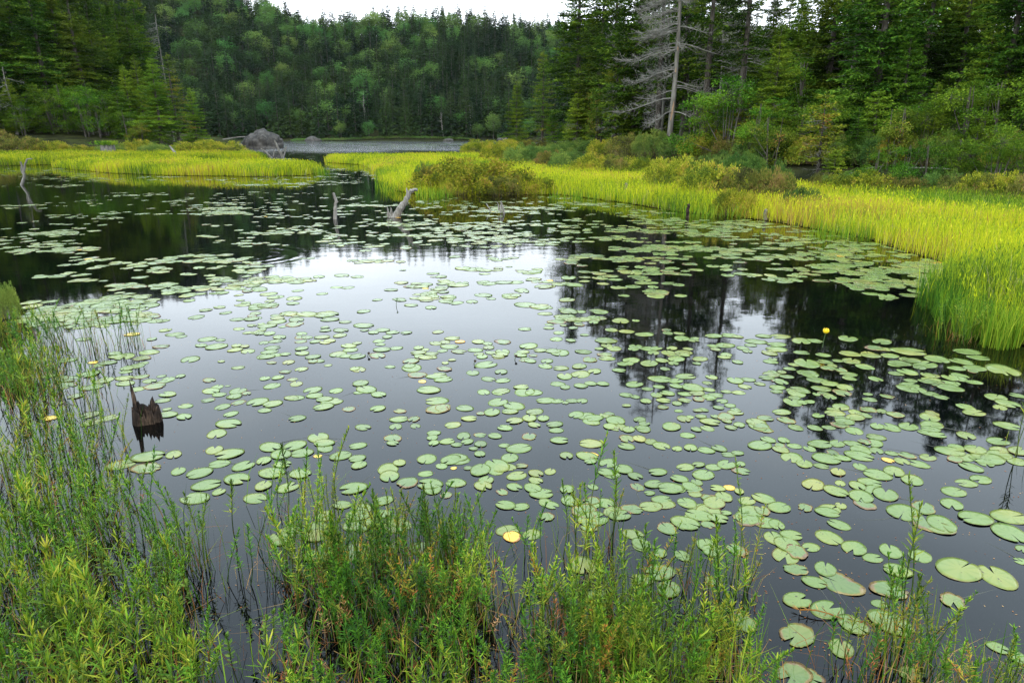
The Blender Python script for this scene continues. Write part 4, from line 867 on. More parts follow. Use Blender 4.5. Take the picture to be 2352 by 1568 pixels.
# broad old stump with a tuft on the left marsh
def broad_stump(p, R, H, seed, label):
    rng = np.random.default_rng(seed); g = Geo(); n = 26; th = np.linspace(0, 6.283, n, endpoint=False)
    hh = H * rng.uniform(.75, 1.15, n); ro = R * (1 + .1 * rng.normal(0, 1, n)); L = []
    for rr_, z in ((ro * 1.2, 0 * hh - .1), (ro, hh * .5), (ro * .95, hh), (ro * .7, hh * .92), (ro * .6, hh * .4)): L.append(np.stack([rr_ * np.cos(th), rr_ * np.sin(th), z], 1))
    v = np.concatenate(L); q = [[k * n + i, k * n + (i + 1) % n, (k + 1) * n + (i + 1) % n, (k + 1) * n + i] for k in range(4) for i in range(n)]
    g.quads(v, q); o = link('tree_stump', g.mesh('tree_stump', M['deadwood']), None, p); tag(o, label, 'stump'); return o
p = at(251, 62, .05); broad_stump(p, .55, .95, 3, 'broad grey old stump standing in the left sedge strip')
rng = np.random.default_rng(8); g = Geo(); N = 420; a = rng.random(N) * 6.28
leaves(g, np.stack([rng.normal(0, .5, N), rng.normal(0, .4, N), rng.random(N) * .25], 1), np.stack([np.cos(a), np.sin(a), rng.uniform(.2, 1.2, N)], 1), rng.normal(0, 1, (N, 3)) + [0, 0, 1], .35, .06)
tag(link('grass_tuft', g.mesh('grass_tuft', M['sedge_green']), None, (p.x, p.y, .98)), 'bright green tuft growing on top of the broad grey stump', 'grass tuft')

# the rotten stump in the near water
def rotten_stump():
    rng = np.random.default_rng(12); base = ground(337, 968); s = depth(base) / F; R = 29 * s
    n = 44; th = np.linspace(0, 2 * math.pi, n, endpoint=False)
    prof = .55 + .35 * rng.random(n)                      # jagged rim; a tall spike at the left, a horn at the right rear
    prof += .78 * np.exp(-((np.angle(np.exp(1j * (th - 3.15)))) / .16) ** 2) + .5 * np.exp(-((np.angle(np.exp(1j * (th - 3.0)))) / .4) ** 2) + .45 * np.exp(-((np.angle(np.exp(1j * (th - .95)))) / .22) ** 2) + .25 * np.exp(-((np.angle(np.exp(1j * (th - .4)))) / .2) ** 2)
    prof -= .3 * np.exp(-((np.angle(np.exp(1j * (th + .2)))) / .3) ** 2) + .2 * np.exp(-((np.angle(np.exp(1j * (th + 1.4)))) / .5) ** 2)
    H = 50 * s; rad = R * (1 + .13 * np.sin(th * 3 + 1) + .07 * np.sin(th * 7) + .05 * rng.normal(0, 1, n))
    G = Geo(); L = []
    lv = [0, .25, .5, .75, 1]
    for k in lv: L.append(np.stack([rad * (1.12 - .22 * k + .03 * rng.normal(0, 1, n)) * np.cos(th), rad * .8 * (1.12 - .22 * k + .03 * rng.normal(0, 1, n)) * np.sin(th), -.05 + (prof * H + .05) * k], 1))
    for k in (.85, .4, 0.05): L.append(np.stack([rad * (.60 + .04 * rng.normal(0, 1, n)) * np.cos(th), rad * .48 * (1 + .06 * rng.normal(0, 1, n)) * np.sin(th), -.03 + (prof * H * .85 + .03) * k], 1))
    v = np.concatenate(L); m_ = len(L); G.quads(v, [[k * n + i, k * n + (i + 1) % n, (k + 1) * n + (i + 1) % n, (k + 1) * n + i] for k in range(m_ - 1) for i in range(n)])
    root = empty('rotten_stump', base); link('shell', G.mesh('shell', M['rot']), root)
    for k in range(9):
        a = rng.random() * 6.28; r = R * rng.uniform(.2, .75); b = np.array([r * math.cos(a), r * .8 * math.sin(a), -.03]); g = Geo(); h = H * rng.uniform(.45, .95)
        tube(g, [b, b + [0, 0, h * .6], b + [rng.normal(0, .006), rng.normal(0, .006), h]], [.018, .012, .002], 6, rough=.35, rng=rng); link('splinter', g.mesh('splinter', M['rot']), root)
    tag(root, 'dark rotten stump with jagged rim and tall spike standing in near water', 'stump')
rotten_stump()

# ------------------------------------------------------------------ lily pads
def pad_mesh(name, m, seed, ragged=0.0, asp=.40, wav=.006):
    """leaf blade, unit length, notch toward +x; a rim skirt gives it thickness"""
    rng = np.random.default_rng(seed); n = 36; d = .05 + .24 * rng.random() ** 1.6
    th = np.pi + (np.pi - d) * np.sign(np.linspace(-1, 1, n)) * np.abs(np.linspace(-1, 1, n)) ** .8; c = np.array([.06 + .08 * rng.random(), 0])
    # superellipse-like oval whose lobes round off beside the notch
    ex = .5 * np.cos(th); ey = asp * np.sin(th) * (1 + .06 * np.cos(th)); lob = 1 - .07 * np.exp(-((np.minimum(th, 2 * math.pi - th) - d) / .10) ** 2)
    ex *= lob; k = np.convolve(rng.normal(0, 1, n + 8), np.ones(5) / 5, 'same')[4:-4]; w = 1 + .03 * k
    if ragged:
        bite = np.clip(np.convolve(rng.random(n + 8), np.ones(3) / 3, 'same')[4:-4] - .48, 0, 1) * ragged * 3.0; w = w - bite * (.5 + .5 * rng.random(n))
        if seed % 2: w = w - ragged * .55 * np.exp(-((th - rng.uniform(1, 5)) / .35) ** 2)
    ex *= w; ey *= w
    rim = np.stack([ex, ey], 1); rings = [.0, .45, .8, 1.0]; V_ = []; ra = []; ve = []
    for f in rings[1:]:
        q = c + (rim - c) * f; z = wav * np.sin(th * 2 + seed) * f + wav * .8 * np.sin(th * 5 + seed) * f ** 2 + .004
        V_.append(np.stack([q[:, 0], q[:, 1], z], 1)); ra += [f] * n; ve += [1.0 if i % 4 == 0 else 0.0 for i in range(n)]
    V_.append(V_[-1] + [0, 0, -.004] - np.stack([rim[:, 0] * .01, rim[:, 1] * .01, np.zeros(n)], 1)); ra += [1.0] * n; ve += [0] * n
    V_.append(np.array([[c[0], c[1], .004]])); ra.append(0); ve.append(0)
    v = np.concatenate(V_); q = []; t = []
    for L in range(3):
        for i in range(n - 1): q.append([(L + 1) * n + i, (L + 1) * n + i + 1, L * n + i + 1, L * n + i] if False else [L * n + i, (L + 1) * n + i, (L + 1) * n + i + 1, L * n + i + 1])
    for i in range(n - 1): t.append([4 * n, i, i + 1])
    G = Geo(); G.quads(v, q); G.t.append(np.array(t)); G.tm.append(np.zeros(len(t), int))
    return G, np.array(ra), np.array(ve)
def pad_build(G, ra, ve, name, mats):
    me = G.mesh(name, mats, True)
    for nm, arr in (('rim', ra), ('vein', ve)):
        a = me.attributes.new(nm, 'FLOAT', 'POINT'); a.data.foreach_set('value', arr.astype(np.float32))
    return me
PADV = {}
for k, mname, rag in (('green', 'pad', 0), ('pale', 'pad_pale', .05), ('brown', 'pad_brown', .28), ('yellow', 'pad_yellow', .08)):
    PADV[k] = []
    for i in range(7):
        G, ra, ve = pad_mesh('lily_pad', mname, i + 1, rag * (1 if i % 2 else .6) + (.0 if i else 0), asp=.38 + .05 * ((i * 37) % 5) / 4)
        PADV[k].append((G, ra, ve, pad_build(G, ra, ve, 'lily_pad', M[mname])))

# pads read off the photograph: view -> origin and zoom; entries x, y, width (+1000 browning, +2000 yellow)
VIEWS = {'A': (400, 700, 2.614), 'B': (1100, 760, 2.614), 'C': (1760, 760, 2.614), 'D': (1400, 1107, 2.614), 'E': (1960, 1257, 3.485), 'F': (0, 640, 3.267), 'G': (0, 1107, 2.614)}
PD = {
'E': "1520,580,370 1860,650,340 1470,850,1240 1185,460,200 930,420,220 770,480,170 610,390,230 990,590,220 910,760,1300 920,1040,360 600,1060,260 370,930,290 1100,1490,200 1860,1260,170 2040,1350,170 2075,400,120 2075,510,130 500,1270,240 360,575,220 110,430,1230 100,580,1210 260,690,200 500,700,1370 110,850,240 120,1150,1330 60,280,180 390,300,230 480,190,190 375,80,200 185,40,1150 180,1510,1330 1240,180,1270 1370,180,280 1040,80,290 1210,45,1240 1960,120,290 1960,260,290 1670,135,270 1460,10,200",
'C': "1165,245,140 940,228,135 720,240,100 635,243,140 500,212,130 390,210,100 340,245,140 475,265,125 475,297,135 430,322,115 637,317,100 140,270,120 145,330,90 1720,312,160 1790,350,130 1950,430,230 955,327,130 1085,337,130 1120,290,1130 1330,310,210 1215,340,110 1520,360,160 1680,375,140 1435,395,180 1280,390,140 1360,370,120 1650,420,110 1770,420,140 1255,455,90 1330,445,130 1610,482,120 675,390,190 790,378,100 960,375,130 1050,412,120 670,450,120 560,423,80 540,475,90 410,483,100 505,512,95 480,545,100 365,522,75 265,540,90 205,500,120 290,495,90 570,565,80 648,570,95 475,572,80 590,615,80 640,645,75 690,640,70 740,497,130 820,520,110 890,430,1100 945,460,110 920,545,110 765,555,120 780,585,1080 900,580,1130 950,488,90 735,590,60 1120,490,100 1070,590,60 1195,605,1090 1350,500,80 1340,530,130 1450,508,100 1400,560,110 1475,585,100 1610,550,150 1600,520,110 1545,607,95 895,672,120 845,688,80 875,718,80 985,705,90 1075,690,1120 905,750,100 990,750,80 1050,728,90 1160,700,80 1250,722,105 745,730,85 1710,675,115 1905,610,140 1980,650,150 1935,675,100 2050,600,100 1490,715,1100 1980,795,150 600,808,100 725,812,95 400,748,1110 315,765,80 390,820,1120 890,778,60 980,828,120 1130,800,100 1215,805,140 1335,800,140 1490,790,160 1450,840,100 1520,855,115 1920,897,140 1650,937,100 1605,962,170 1640,1015,1110 1770,952,140 1850,1010,210 1930,985,160 2050,1030,130 420,887,100 520,890,85 495,925,1080 590,928,90 755,915,150 870,912,115 690,945,90 970,912,110 1025,950,150 1010,990,175 840,970,1090 800,1010,170 905,1007,105 765,1058,95 1125,870,120 1110,910,130 1050,900,1090 1225,975,80 1330,990,1110 1405,1047,125 1200,1020,2080 1020,1063,105 1135,1115,165 1240,1093,145 1360,1150,150 1080,1165,140 890,1170,80 860,1222,155 1000,1187,120 1025,1255,170 1185,1245,175 1050,1308,1150 1310,1350,210 1425,1325,1180 1545,1430,200 1630,1225,150 1605,1288,210 1715,1170,130 1810,1145,140 1775,1400,205 1990,1380,210 1980,1490,230 805,1355,150 880,1440,135 660,1325,1120 490,1330,145 390,1270,150 280,1285,115 380,1350,1120 400,1425,165 580,1510,140 465,1530,160 810,1515,1180 90,1400,130",
'B': "1180,110,130 1280,110,60 1050,55,110 1000,90,105 920,50,80 840,38,80 1120,170,90 1220,180,100 1335,200,120 1490,190,80 1580,225,120 1085,240,140 1090,272,90 1040,293,60 1360,292,120 1265,293,80 1395,318,90 1495,320,110 1250,367,120 1090,355,110 1365,390,130 1450,370,90 1545,360,115 1200,390,90 1525,388,80 1170,435,90 1470,425,70 935,312,110 980,365,1120 760,230,90 855,238,75 775,188,75 710,158,70 945,203,60 715,135,60 700,372,90 590,372,90 690,407,100 790,420,100 910,408,110 1010,440,100 920,458,140 815,473,120 580,275,130 655,303,90 740,308,100 770,522,95 920,535,90 1065,522,80 985,520,80 530,543,100 300,397,150 215,450,100 400,443,95 250,247,90 310,258,80 410,247,1120 60,278,120 130,247,2070 80,225,100 410,312,110 275,345,85 380,340,90 330,318,80 315,490,100 410,500,100 285,575,100 400,568,115 380,580,90 378,642,140 458,702,105 340,708,125 265,715,1060 163,680,115 620,703,120 585,747,110 675,748,90 490,762,115 615,790,90 425,810,100 750,787,110 760,825,95 583,865,1115 360,862,90 260,855,1085 180,900,85 265,915,90 155,862,110 108,920,75 45,898,100 260,980,80 218,945,60 455,1005,125 825,990,100 985,985,2100 985,1028,85 1090,1100,115 1200,1080,125 1275,1125,105 1425,1098,118 1395,1178,125 1290,1195,1110 1370,1235,70 1445,1277,130 1220,878,1120 1220,930,110 1375,898,90 1445,925,120 1550,945,75 1637,938,100 1740,955,110 1825,943,105 1885,983,90 1945,975,80 1232,820,95 1330,818,110 1305,755,90 1335,783,80 1110,800,95 1157,810,1045 1105,718,1075 1765,770,130 1748,812,95 1675,820,75 1617,858,95 1795,735,60 1705,735,75 1630,740,65 1875,765,75 1900,808,80 1955,790,80 1345,635,80 1460,630,95 1415,595,90 1480,582,65 1275,607,65 1215,595,85 1458,675,1075 1548,650,70 1270,525,125 1435,490,150 1605,473,130 1540,503,100 1355,555,75 1430,540,75 1545,537,90 1635,535,75 1775,478,85 1745,515,70 1925,500,110 2000,538,90 2015,495,95 1870,573,70 1950,578,90 1600,587,90 1600,628,1090 1690,622,1090 1800,595,95 1845,635,80 1760,610,80 1895,663,75 1930,693,70 1820,678,70 1720,692,70 765,635,85 820,645,50 865,633,85 930,633,80 1755,560,85 1790,210,115 1890,207,105 1870,270,120 1880,330,90 1945,380,80 2045,243,110 185,1072,60 300,1155,118 360,1088,130 450,1065,100 535,1058,1080 500,1122,140 625,1107,105 625,1152,100 485,1195,110 405,1228,1090 605,1202,125 720,1095,90 830,1210,105 725,1312,110 850,1285,130 430,1315,130 530,1325,110 700,1390,1110 1000,1195,80 1085,1300,130 1255,1340,1140 1000,1310,100 1605,1065,120 1690,1050,85 1785,1065,100 1870,1050,130 1965,1045,70 1965,1090,1120 1565,1142,115 1720,1115,150 1680,1165,85 1565,1205,105 1815,1203,100 1890,1200,3075 1955,1225,75 2005,1285,110 1635,1390,80 1815,1400,125 1870,1365,70 1750,1440,1110 1485,1465,1150 440,1480,150 600,1505,130 470,1520,2130 975,1460,110",
'A': "95,355,120 140,370,70 310,387,115 395,392,70 270,428,85 370,435,140 500,430,75 490,457,100 575,465,100 200,518,130 35,328,85 505,258,90 515,320,80 700,300,120 600,297,70 715,350,90 680,410,75 780,373,100 755,400,85 735,443,100 715,468,110 680,500,110 755,490,90 880,290,1130 890,260,110 765,232,90 625,218,85 625,248,85 730,540,1070 820,600,1080 685,643,80 770,637,85 865,650,1075 732,692,115 925,350,80 1080,330,75 1080,310,60 1180,328,110 1175,363,100 1060,373,100 1015,403,75 1110,397,80 960,375,80 920,403,1080 925,448,90 930,478,100 1000,503,100 1110,258,120 1210,275,80 1330,298,130 1330,205,95 1235,430,105 1245,457,95 1165,485,120 1290,500,110 1395,343,75 1455,328,90 1520,343,90 1610,345,75 1485,372,75 1430,398,85 1440,420,70 1545,445,85 1450,455,110 1690,443,80 1735,455,60 1695,497,85 1775,483,90 1890,435,120 1910,383,100 1860,405,80 1960,403,2070 2080,403,85 1640,530,1120 1645,575,155 1680,620,1130 1860,582,1110 1805,625,140 1850,650,120 1715,663,3060 1757,718,150 1310,675,110 1350,715,150 1300,735,70 1428,748,105 1000,717,130 1010,757,105 888,770,110 1125,793,140 1070,828,135 1235,843,1095 1425,840,105 1570,857,1085 1560,910,120 1660,910,1090 1540,957,100 1668,953,80 1325,962,108 898,905,110 640,795,145 515,800,1100 510,725,120 565,740,1070 375,700,90 443,692,35 320,655,1090 55,650,100 10,628,60 135,628,70 410,828,110 315,785,1090 168,823,95 45,845,60 465,875,100 685,852,85 50,880,120 157,893,108 445,938,170 372,1003,145 355,1110,125 455,1135,180 390,1200,130 90,1140,120 260,1260,160 300,1340,180 230,1425,190 385,1385,90 500,1300,170 120,1250,110 545,1215,150 620,1425,160 675,1345,130 835,1355,150 730,1260,170 720,1090,155 680,1180,110 790,1140,140 885,1080,150 930,1130,140 1035,1030,155 1075,1065,130 1080,1100,120 1180,1150,140 1295,1083,115 1290,1165,110 1300,1210,110 1030,1150,3060 800,1205,110 915,1265,140 1500,1280,155 1265,1360,180 1190,1470,120 1565,1195,90 1735,1265,95 1840,1215,85 2015,1228,60 1935,1325,130 1870,1405,1090 1520,1032,1140 1520,1067,80 1810,845,1160 1850,835,1130 1990,838,110 1810,790,150 1790,1000,90 1780,1030,80 1790,1065,80 1870,1058,110 1935,1078,80 1985,1022,1110 2005,1055,85 2045,1100,60 2080,1130,60 2080,1015,70 50,45,60 110,48,90 160,60,80 160,75,90 265,92,70 190,135,80 525,133,55 560,150,70 630,160,80 410,85,90 515,57,100 655,67,90 390,178,80 430,215,80 300,197,80 900,70,80 740,115,80 740,160,80 1155,48,80 1230,50,90 1060,90,75 1510,65,90 1665,52,60 1420,130,70 1560,125,80 1640,165,90 1770,180,90 1880,130,80 1800,60,70",
'D': "985,905,90 990,705,130 1160,700,1150 705,560,1150 655,845,200 710,958,170 535,895,140 655,720,100 1200,1170,1200 1530,1510,1250 950,1430,240 150,800,190 250,1010,170 2085,1050,100 350,1490,90 530,660,140 20,1330,120",
'F': "1315,740,1130 1330,605,110 1430,640,130 1480,655,90 1330,530,110 1220,785,160 1165,835,1140 1020,820,180 885,873,130 940,797,110 555,1005,170 730,965,160 530,1055,1190 860,1015,150 1015,997,140 1025,1040,150 1130,1085,120 1300,983,110 1385,1010,110 1220,1020,120 1370,1130,140 1330,1180,120 740,1295,160 900,1320,140 740,1360,160 620,1145,1130 410,1325,3110 230,955,3100 760,870,3080 560,850,130 300,860,120 680,680,120 1080,640,2120 1240,680,90",
'G': "965,90,200 1130,80,140 955,165,1190 790,140,180 1140,190,160"}
pads = []   # (x, y, world length, kind, screen width)
for vw in 'ECBAFDG':
    ox, oy, z = VIEWS[vw]
    for e in PD[vw].split():
        a, b, w = map(int, e.split(',')); fl, w = divmod(w, 1000)
        x = (ox + a / z) / 1.0884; y = (oy + b / z) / 1.0884; w = w / z / 1.0884
        if any(abs(x - q[0]) < .26 * w and abs(y - q[1]) < .11 * w for q in pads): continue
        p = ground(x, y); pads.append((x, y, w / F * depth(p) * 1.07, {0: 'green', 1: 'brown', 2: 'yellow', 3: 'yellow'}[fl], w))
n_read = len(pads)
# the carpet further out: clustered at random inside screen regions (cx, cy, rx, ry, count, clump)
rng = np.random.default_rng(21)
ZN = [(120, 397, 190, 12, 330), (300, 412, 260, 6, 150), (90, 428, 110, 8, 60), (660, 416, 170, 14, 260), (820, 405, 60, 18, 110), (790, 388, 60, 8, 60), (640, 368, 95, 5, 120), (760, 362, 60, 8, 60), (700, 352, 70, 6, 40),
      (300, 452, 280, 14, 60), (330, 480, 300, 22, 150), (130, 515, 150, 22, 90), (80, 560, 110, 20, 90), (180, 600, 60, 10, 8), (640, 470, 260, 30, 200), (720, 510, 260, 35, 210), (560, 545, 120, 25, 50), (860, 540, 160, 30, 110),
      (1040, 500, 170, 45, 330), (1160, 540, 150, 30, 170), (1290, 470, 150, 18, 150), (1380, 500, 170, 35, 165), (1440, 560, 170, 40, 122), (1500, 600, 200, 45, 110), (1400, 640, 110, 30, 40), (1500, 660, 60, 15, 10), (1560, 520, 130, 22, 150),
      (1740, 530, 170, 24, 165), (1760, 570, 190, 28, 151), (1930, 570, 180, 30, 172), (1860, 620, 180, 28, 79), (2050, 620, 150, 26, 122), (2060, 660, 110, 26, 90), (1990, 640, 120, 20, 50), (2150, 620, 60, 20, 60),
      (250, 610, 130, 14, 25), (470, 610, 150, 25, 70), (230, 640, 120, 18, 14), (420, 650, 130, 40, 50), (230, 715, 130, 26, 110), (150, 740, 80, 20, 40), (300, 690, 70, 20, 26), (900, 620, 350, 45, 70), (700, 670, 330, 40, 50), (1150, 680, 180, 50, 45), (1330, 720, 60, 50, 18), (560, 730, 200, 40, 25), (900, 790, 420, 60, 40), (600, 870, 260, 60, 18), (230, 850, 130, 40, 16), (820, 1230, 200, 60, 20), (1150, 1080, 260, 60, 16), (1500, 800, 260, 50, 26), (1900, 860, 380, 70, 46), (1450, 960, 420, 90, 34), (2000, 1010, 300, 70, 26), (1500, 1200, 300, 90, 26), (1900, 1200, 300, 100, 14), (2290, 690, 30, 10, 0)]
for (cx, cy, rx, ry, n) in ZN:
    c = []
    while len(c) < n:
        if not c or rng.random() < (.30 if cy < 740 else .75):
            a, r = rng.random() * 6.283, math.sqrt(rng.random()); x, y = cx + rx * r * math.cos(a), cy + ry * r * math.sin(a)
        else:
            q = c[rng.integers(len(c))]; dd = F * .17 / max(q[2], 1); x = q[0] + rng.normal(0, 1.1) * dd; y = q[1] + rng.normal(0, .55) * dd * min(1, 1.75 / q[3])
        if y < 348 or abs((x - cx) / rx) > 1.3 or abs((y - cy) / ry) > 1.4: continue
        p = ground(x, y)
        if p.y > 125: continue
        c.append((x, y, depth(p), p.y))
        xy = (np.array([p.x]), np.array([p.y]))
        if any(inpoly(P, *xy)[0] and dist(P, *xy)[0] > .5 for P in (marsh_front, marsh_back, marsh_right)): continue
        L = float(np.clip(rng.normal(.185, .04), .10, .29)); k = rng.random()
        L *= .62 if y > 740 else 1.0
        kind = 'green' if k < .62 else 'pale' if k < .88 else 'brown' if k < .994 else 'yellow'
        if kind == 'yellow' and rng.random() < .6: L *= .6
        w = L * F / depth(p)
        pads.append((x, y, L, kind, w))
# what stays an object: the 300 that show largest
area = lambda q: q[4] ** 2 * (CAM_H / max(1.0, ground(q[0], q[1]).length))
infr = [i for i, q in enumerate(pads) if -10 < q[0] < 2362 and q[1] < 1580]
infr.sort(key=lambda i: -area(pads[i])); big = set(infr[:298])
LM = [('the rotten stump', 337, 950, 9e9), ('the yellow pond flower', 1893, 780, 9e9), ('the flower bud in open water', 912, 695, 9e9), ('the orange pad on the right', 1680, 1120, 9e9), ('the yellow pad among the left reeds', 729, 1047, 9e9),
      ('the lower right corner reeds', 2300, 1480, 9e9), ('the tallest reed of the right-hand clump', 2085, 1240, 9e9), ('the tallest reed in mid water', 1350, 1000, 9e9), ('the lone reed by the right border', 2330, 1010, 9e9), ('the floating withered sprig', 1900, 1415, 9e9), ('the marsh corner on the right', 2240, 790, 9e9),
      ('the brown seed head in open water', 1183, 822, 9e9), ('the white heron-grey tuft', 1200, 1340, 0), ('the yellow-green reed plume on the left', 765, 985, 9e9)]
LM = [l for l in LM if l[3]]
lab = {}
for i in big:
    x, y = pads[i][:2]; j = min(range(len(LM)), key=lambda j: math.hypot(LM[j][1] - x, (LM[j][2] - y) * 1.6)); lab.setdefault((j, pads[i][3]), []).append(i)
LABEL = {}
LK = {'green': 'notched green', 'pale': 'pale green', 'brown': 'ragged brown-edged', 'yellow': 'yellow'}
for (j, kd), l in lab.items():
    l.sort(key=lambda i: math.hypot(LM[j][1] - pads[i][0], (LM[j][2] - pads[i][1])))
    for r, i in enumerate(l): LABEL[i] = f"{LK[kd]} lily pad, {ordw(r)} nearest of such to {LM[j][0]}" if not (kd == 'yellow' and r == 0 and math.hypot(LM[j][1] - pads[i][0], LM[j][2] - pads[i][1]) < 12) else f"{'orange' if j == 3 else 'bright yellow'} folded pad lying between green ones, {'right side' if j == 3 else 'left side'}"
rest = {k: [Geo(), [], []] for k in PADV}
for i, (x, y, L, kind, w) in enumerate(pads):
    G, ra, ve, me = PADV[kind][rng.integers(7)]; p = ground(x, y); zz = .001 + .004 * rng.random(); az = rng.random() * 6.283
    tilt = (rng.normal(0, .008), rng.normal(0, .008), az)
    if i in big:
        o = link('lily_pad', me, None, (p.x, p.y, zz)); o.rotation_euler = tilt; o.scale = (L, L, L)
        tag(o, LABEL[i], 'lily pad', 'lily pads floating on the near water')
    else:
        Mx = Matrix.Translation((p.x, p.y, zz)) @ Euler(tilt).to_matrix().to_4x4() @ Matrix.Diagonal((L, L, L, 1))
        r = rest[kind]; r[0].add(G, Mx); r[1].append(ra); r[2].append(ve)
for k, r in rest.items():
    if not r[1]: continue
    o = link('lily_pad_carpet', pad_build(r[0], np.concatenate(r[1]), np.concatenate(r[2]), 'lily_pad_carpet', M[{'green': 'pad', 'pale': 'pad_pale', 'brown': 'pad_brown', 'yellow': 'pad_yellow'}[k]]))
    tag(o, f"scattered {LK[k]} lily pads covering the water farther out", 'lily pads', kind='stuff')
print('pads', n_read, len(pads), 'objects', len(big))

# yellow pond flower, bud and seed heads
def pond_flower(x, yb, yt, kind, label):
    b = ground(x - 4, yb); T = Geo(); Hh = (yb - yt) / F * depth(b) * 1.02
    tube(T, [[0, 0, -.03], [0.003, 0, Hh * .5], [.012, 0, Hh]], [.0035, .003, .003], 6); root = empty('pond_flower', b); link('stalk', T.mesh('stalk', M['stalk'], True), root)
    R = .026 if kind == 'yellow' else .011; g = Geo(); n = 6
    for k in range(n if kind != 'bud' else 4):
        a0 = k / (n if kind != 'bud' else 4) * 6.283; u = np.linspace(0, 1, 6); P = []
        for uu in u:
            ph = -1.4 + uu * 2.45; rr_ = R * math.cos(ph); zz = R * math.sin(ph); hw = .62 * math.sin(min(1, uu * 1.1 + .15) * 2.7)
            for s in (-1, 0, 1): P.append([.012 + rr_ * math.cos(a0 + s * hw) * (1.04 if k % 2 else 1), rr_ * math.sin(a0 + s * hw) * (1.04 if k % 2 else 1), Hh + R * .85 + zz])
        g.quads(P, [[i * 3 + j, i * 3 + j + 1, i * 3 + j + 4, i * 3 + j + 3] for i in range(5) for j in range(2)])
    link('flower_head', g.mesh('flower_head', M['petal'] if kind == 'yellow' else M['bud'] if kind == 'bud' else M['rot'], True), root)
    tag(root, label, 'flower')
pond_flower(1893, 797, 764, 'yellow', 'round yellow pond lily flower on a green stalk above dark water')
pond_flower(914, 702, 688, 'bud', 'small dark bud on a bent stalk alone in the bright water')
pond_flower(1186, 826, 819, 'seed', 'small reddish brown seed head in open water right of centre')
pond_flower(1092, 836, 831, 'seed', 'second tiny brown seed head left of the other one')
pond_flower(848, 818, 813, 'seed', 'tiny brown seed head touching a green pad in mid water')

# ------------------------------------------------------------------ near reeds (leafy upright stalks)
def reed(seed, H=.55, nl=54, leafL=.048, leafW=.0048, kind='spiky'):
    rng = np.random.default_rng(seed); S = Geo(); Lf = Geo(); n = 9; f = np.linspace(0, 1, n)
    bend = rng.normal(0, .05, 2); pts = np.stack([bend[0] * f ** 2 * H * 2 + .006 * np.sin(f * 7 + seed), bend[1] * f ** 2 * H * 2 + .006 * np.cos(f * 6), f * (H + .08) - .08], 1)
    tube(S, pts, .0036 * (1 - f * .62), 5)
    t = np.sort(rng.uniform(.30, 1.0, nl) ** .5); t[-10:] = rng.uniform(.95, 1.0, 10)
    c = np.stack([np.interp(t, f, pts[:, j]) for j in range(3)], 1); leafL = leafL * .86; leafW = leafW * 1.2; az = np.arange(nl) * 2.4 + rng.normal(0, .4, nl)
    el = np.interp(t, [.3, .8, 1], [.45, .95, 1.3]) + rng.normal(0, .28, nl)
    d = np.stack([np.cos(az) * np.cos(el), np.sin(az) * np.cos(el), np.sin(el)], 1)
    L = leafL * np.interp(t, [.3, .65, .9, 1], [1.1, 1.15, .8, .55]) * rng.uniform(.6, 1.3, nl); Wd = leafW * rng.uniform(.7, 1.3, nl)
    if kind == 'blade': L = leafL * rng.uniform(.7, 1.3, nl) * 1.0; Wd = L * .085
    if kind == 'broad': L = leafL * rng.uniform(.6, 1.1, nl); Wd = L * .42
    nn = np.stack([-np.cos(az) * .5, -np.sin(az) * .5, np.ones(nl)], 1) + rng.normal(0, .25, (nl, 3))
    d = norm(d); s = norm(np.cross(d, nn)); nu = np.cross(s, d); L_ = L[:, None]; W_ = Wd[:, None]
    m1 = c + d * L_ * .38; m2 = c + d * L_ * .72 - nu * L_ * .06; tip = c + d * L_ - nu * L_ * .2 * rng.random((nl, 1))
    v = np.concatenate([c - s * W_ * .12, c + s * W_ * .12, m1 + s * W_ * .5, m1 - s * W_ * .5, m2 + s * W_ * .42, m2 - s * W_ * .42, tip + s * W_ * .03, tip - s * W_ * .03], 1).reshape(-1, 3)
    o = np.arange(nl)[:, None, None] * 8; Lf.quads(v, (np.array([[0, 1, 2, 3], [3, 2, 4, 5], [5, 4, 6, 7]])[None] + o).reshape(-1, 4))
    return S, Lf
RV = {}
def mk(kind, cfgs, m): RV[kind] = [(S, Lf, S.mesh('stalk', M['reed_stem']), Lf.mesh('foliage', M[m])) for S, Lf in (reed(*c[:-1], kind=c[-1]) for c in cfgs)]
mk('green', [(i, .55, 50 + i * 3, .046, .0046, 'spiky') for i in range(1, 7)], 'reed')
mk('yellow', [(i + 10, .55, 60, .036, .0036, 'spiky') for i in range(1, 5)], 'reed_yellow')
mk('broad', [(i + 20, .45, 34, .040, .010, 'broad') for i in range(1, 5)], 'broad')
mk('blade', [(i + 40, .45, 26, .080, .009, 'blade') for i in range(1, 5)], 'reed')
mk('brown', [(i + 30, .45, 34, .042, .0035, 'spiky') for i in range(1, 3)], 'reed_brown')
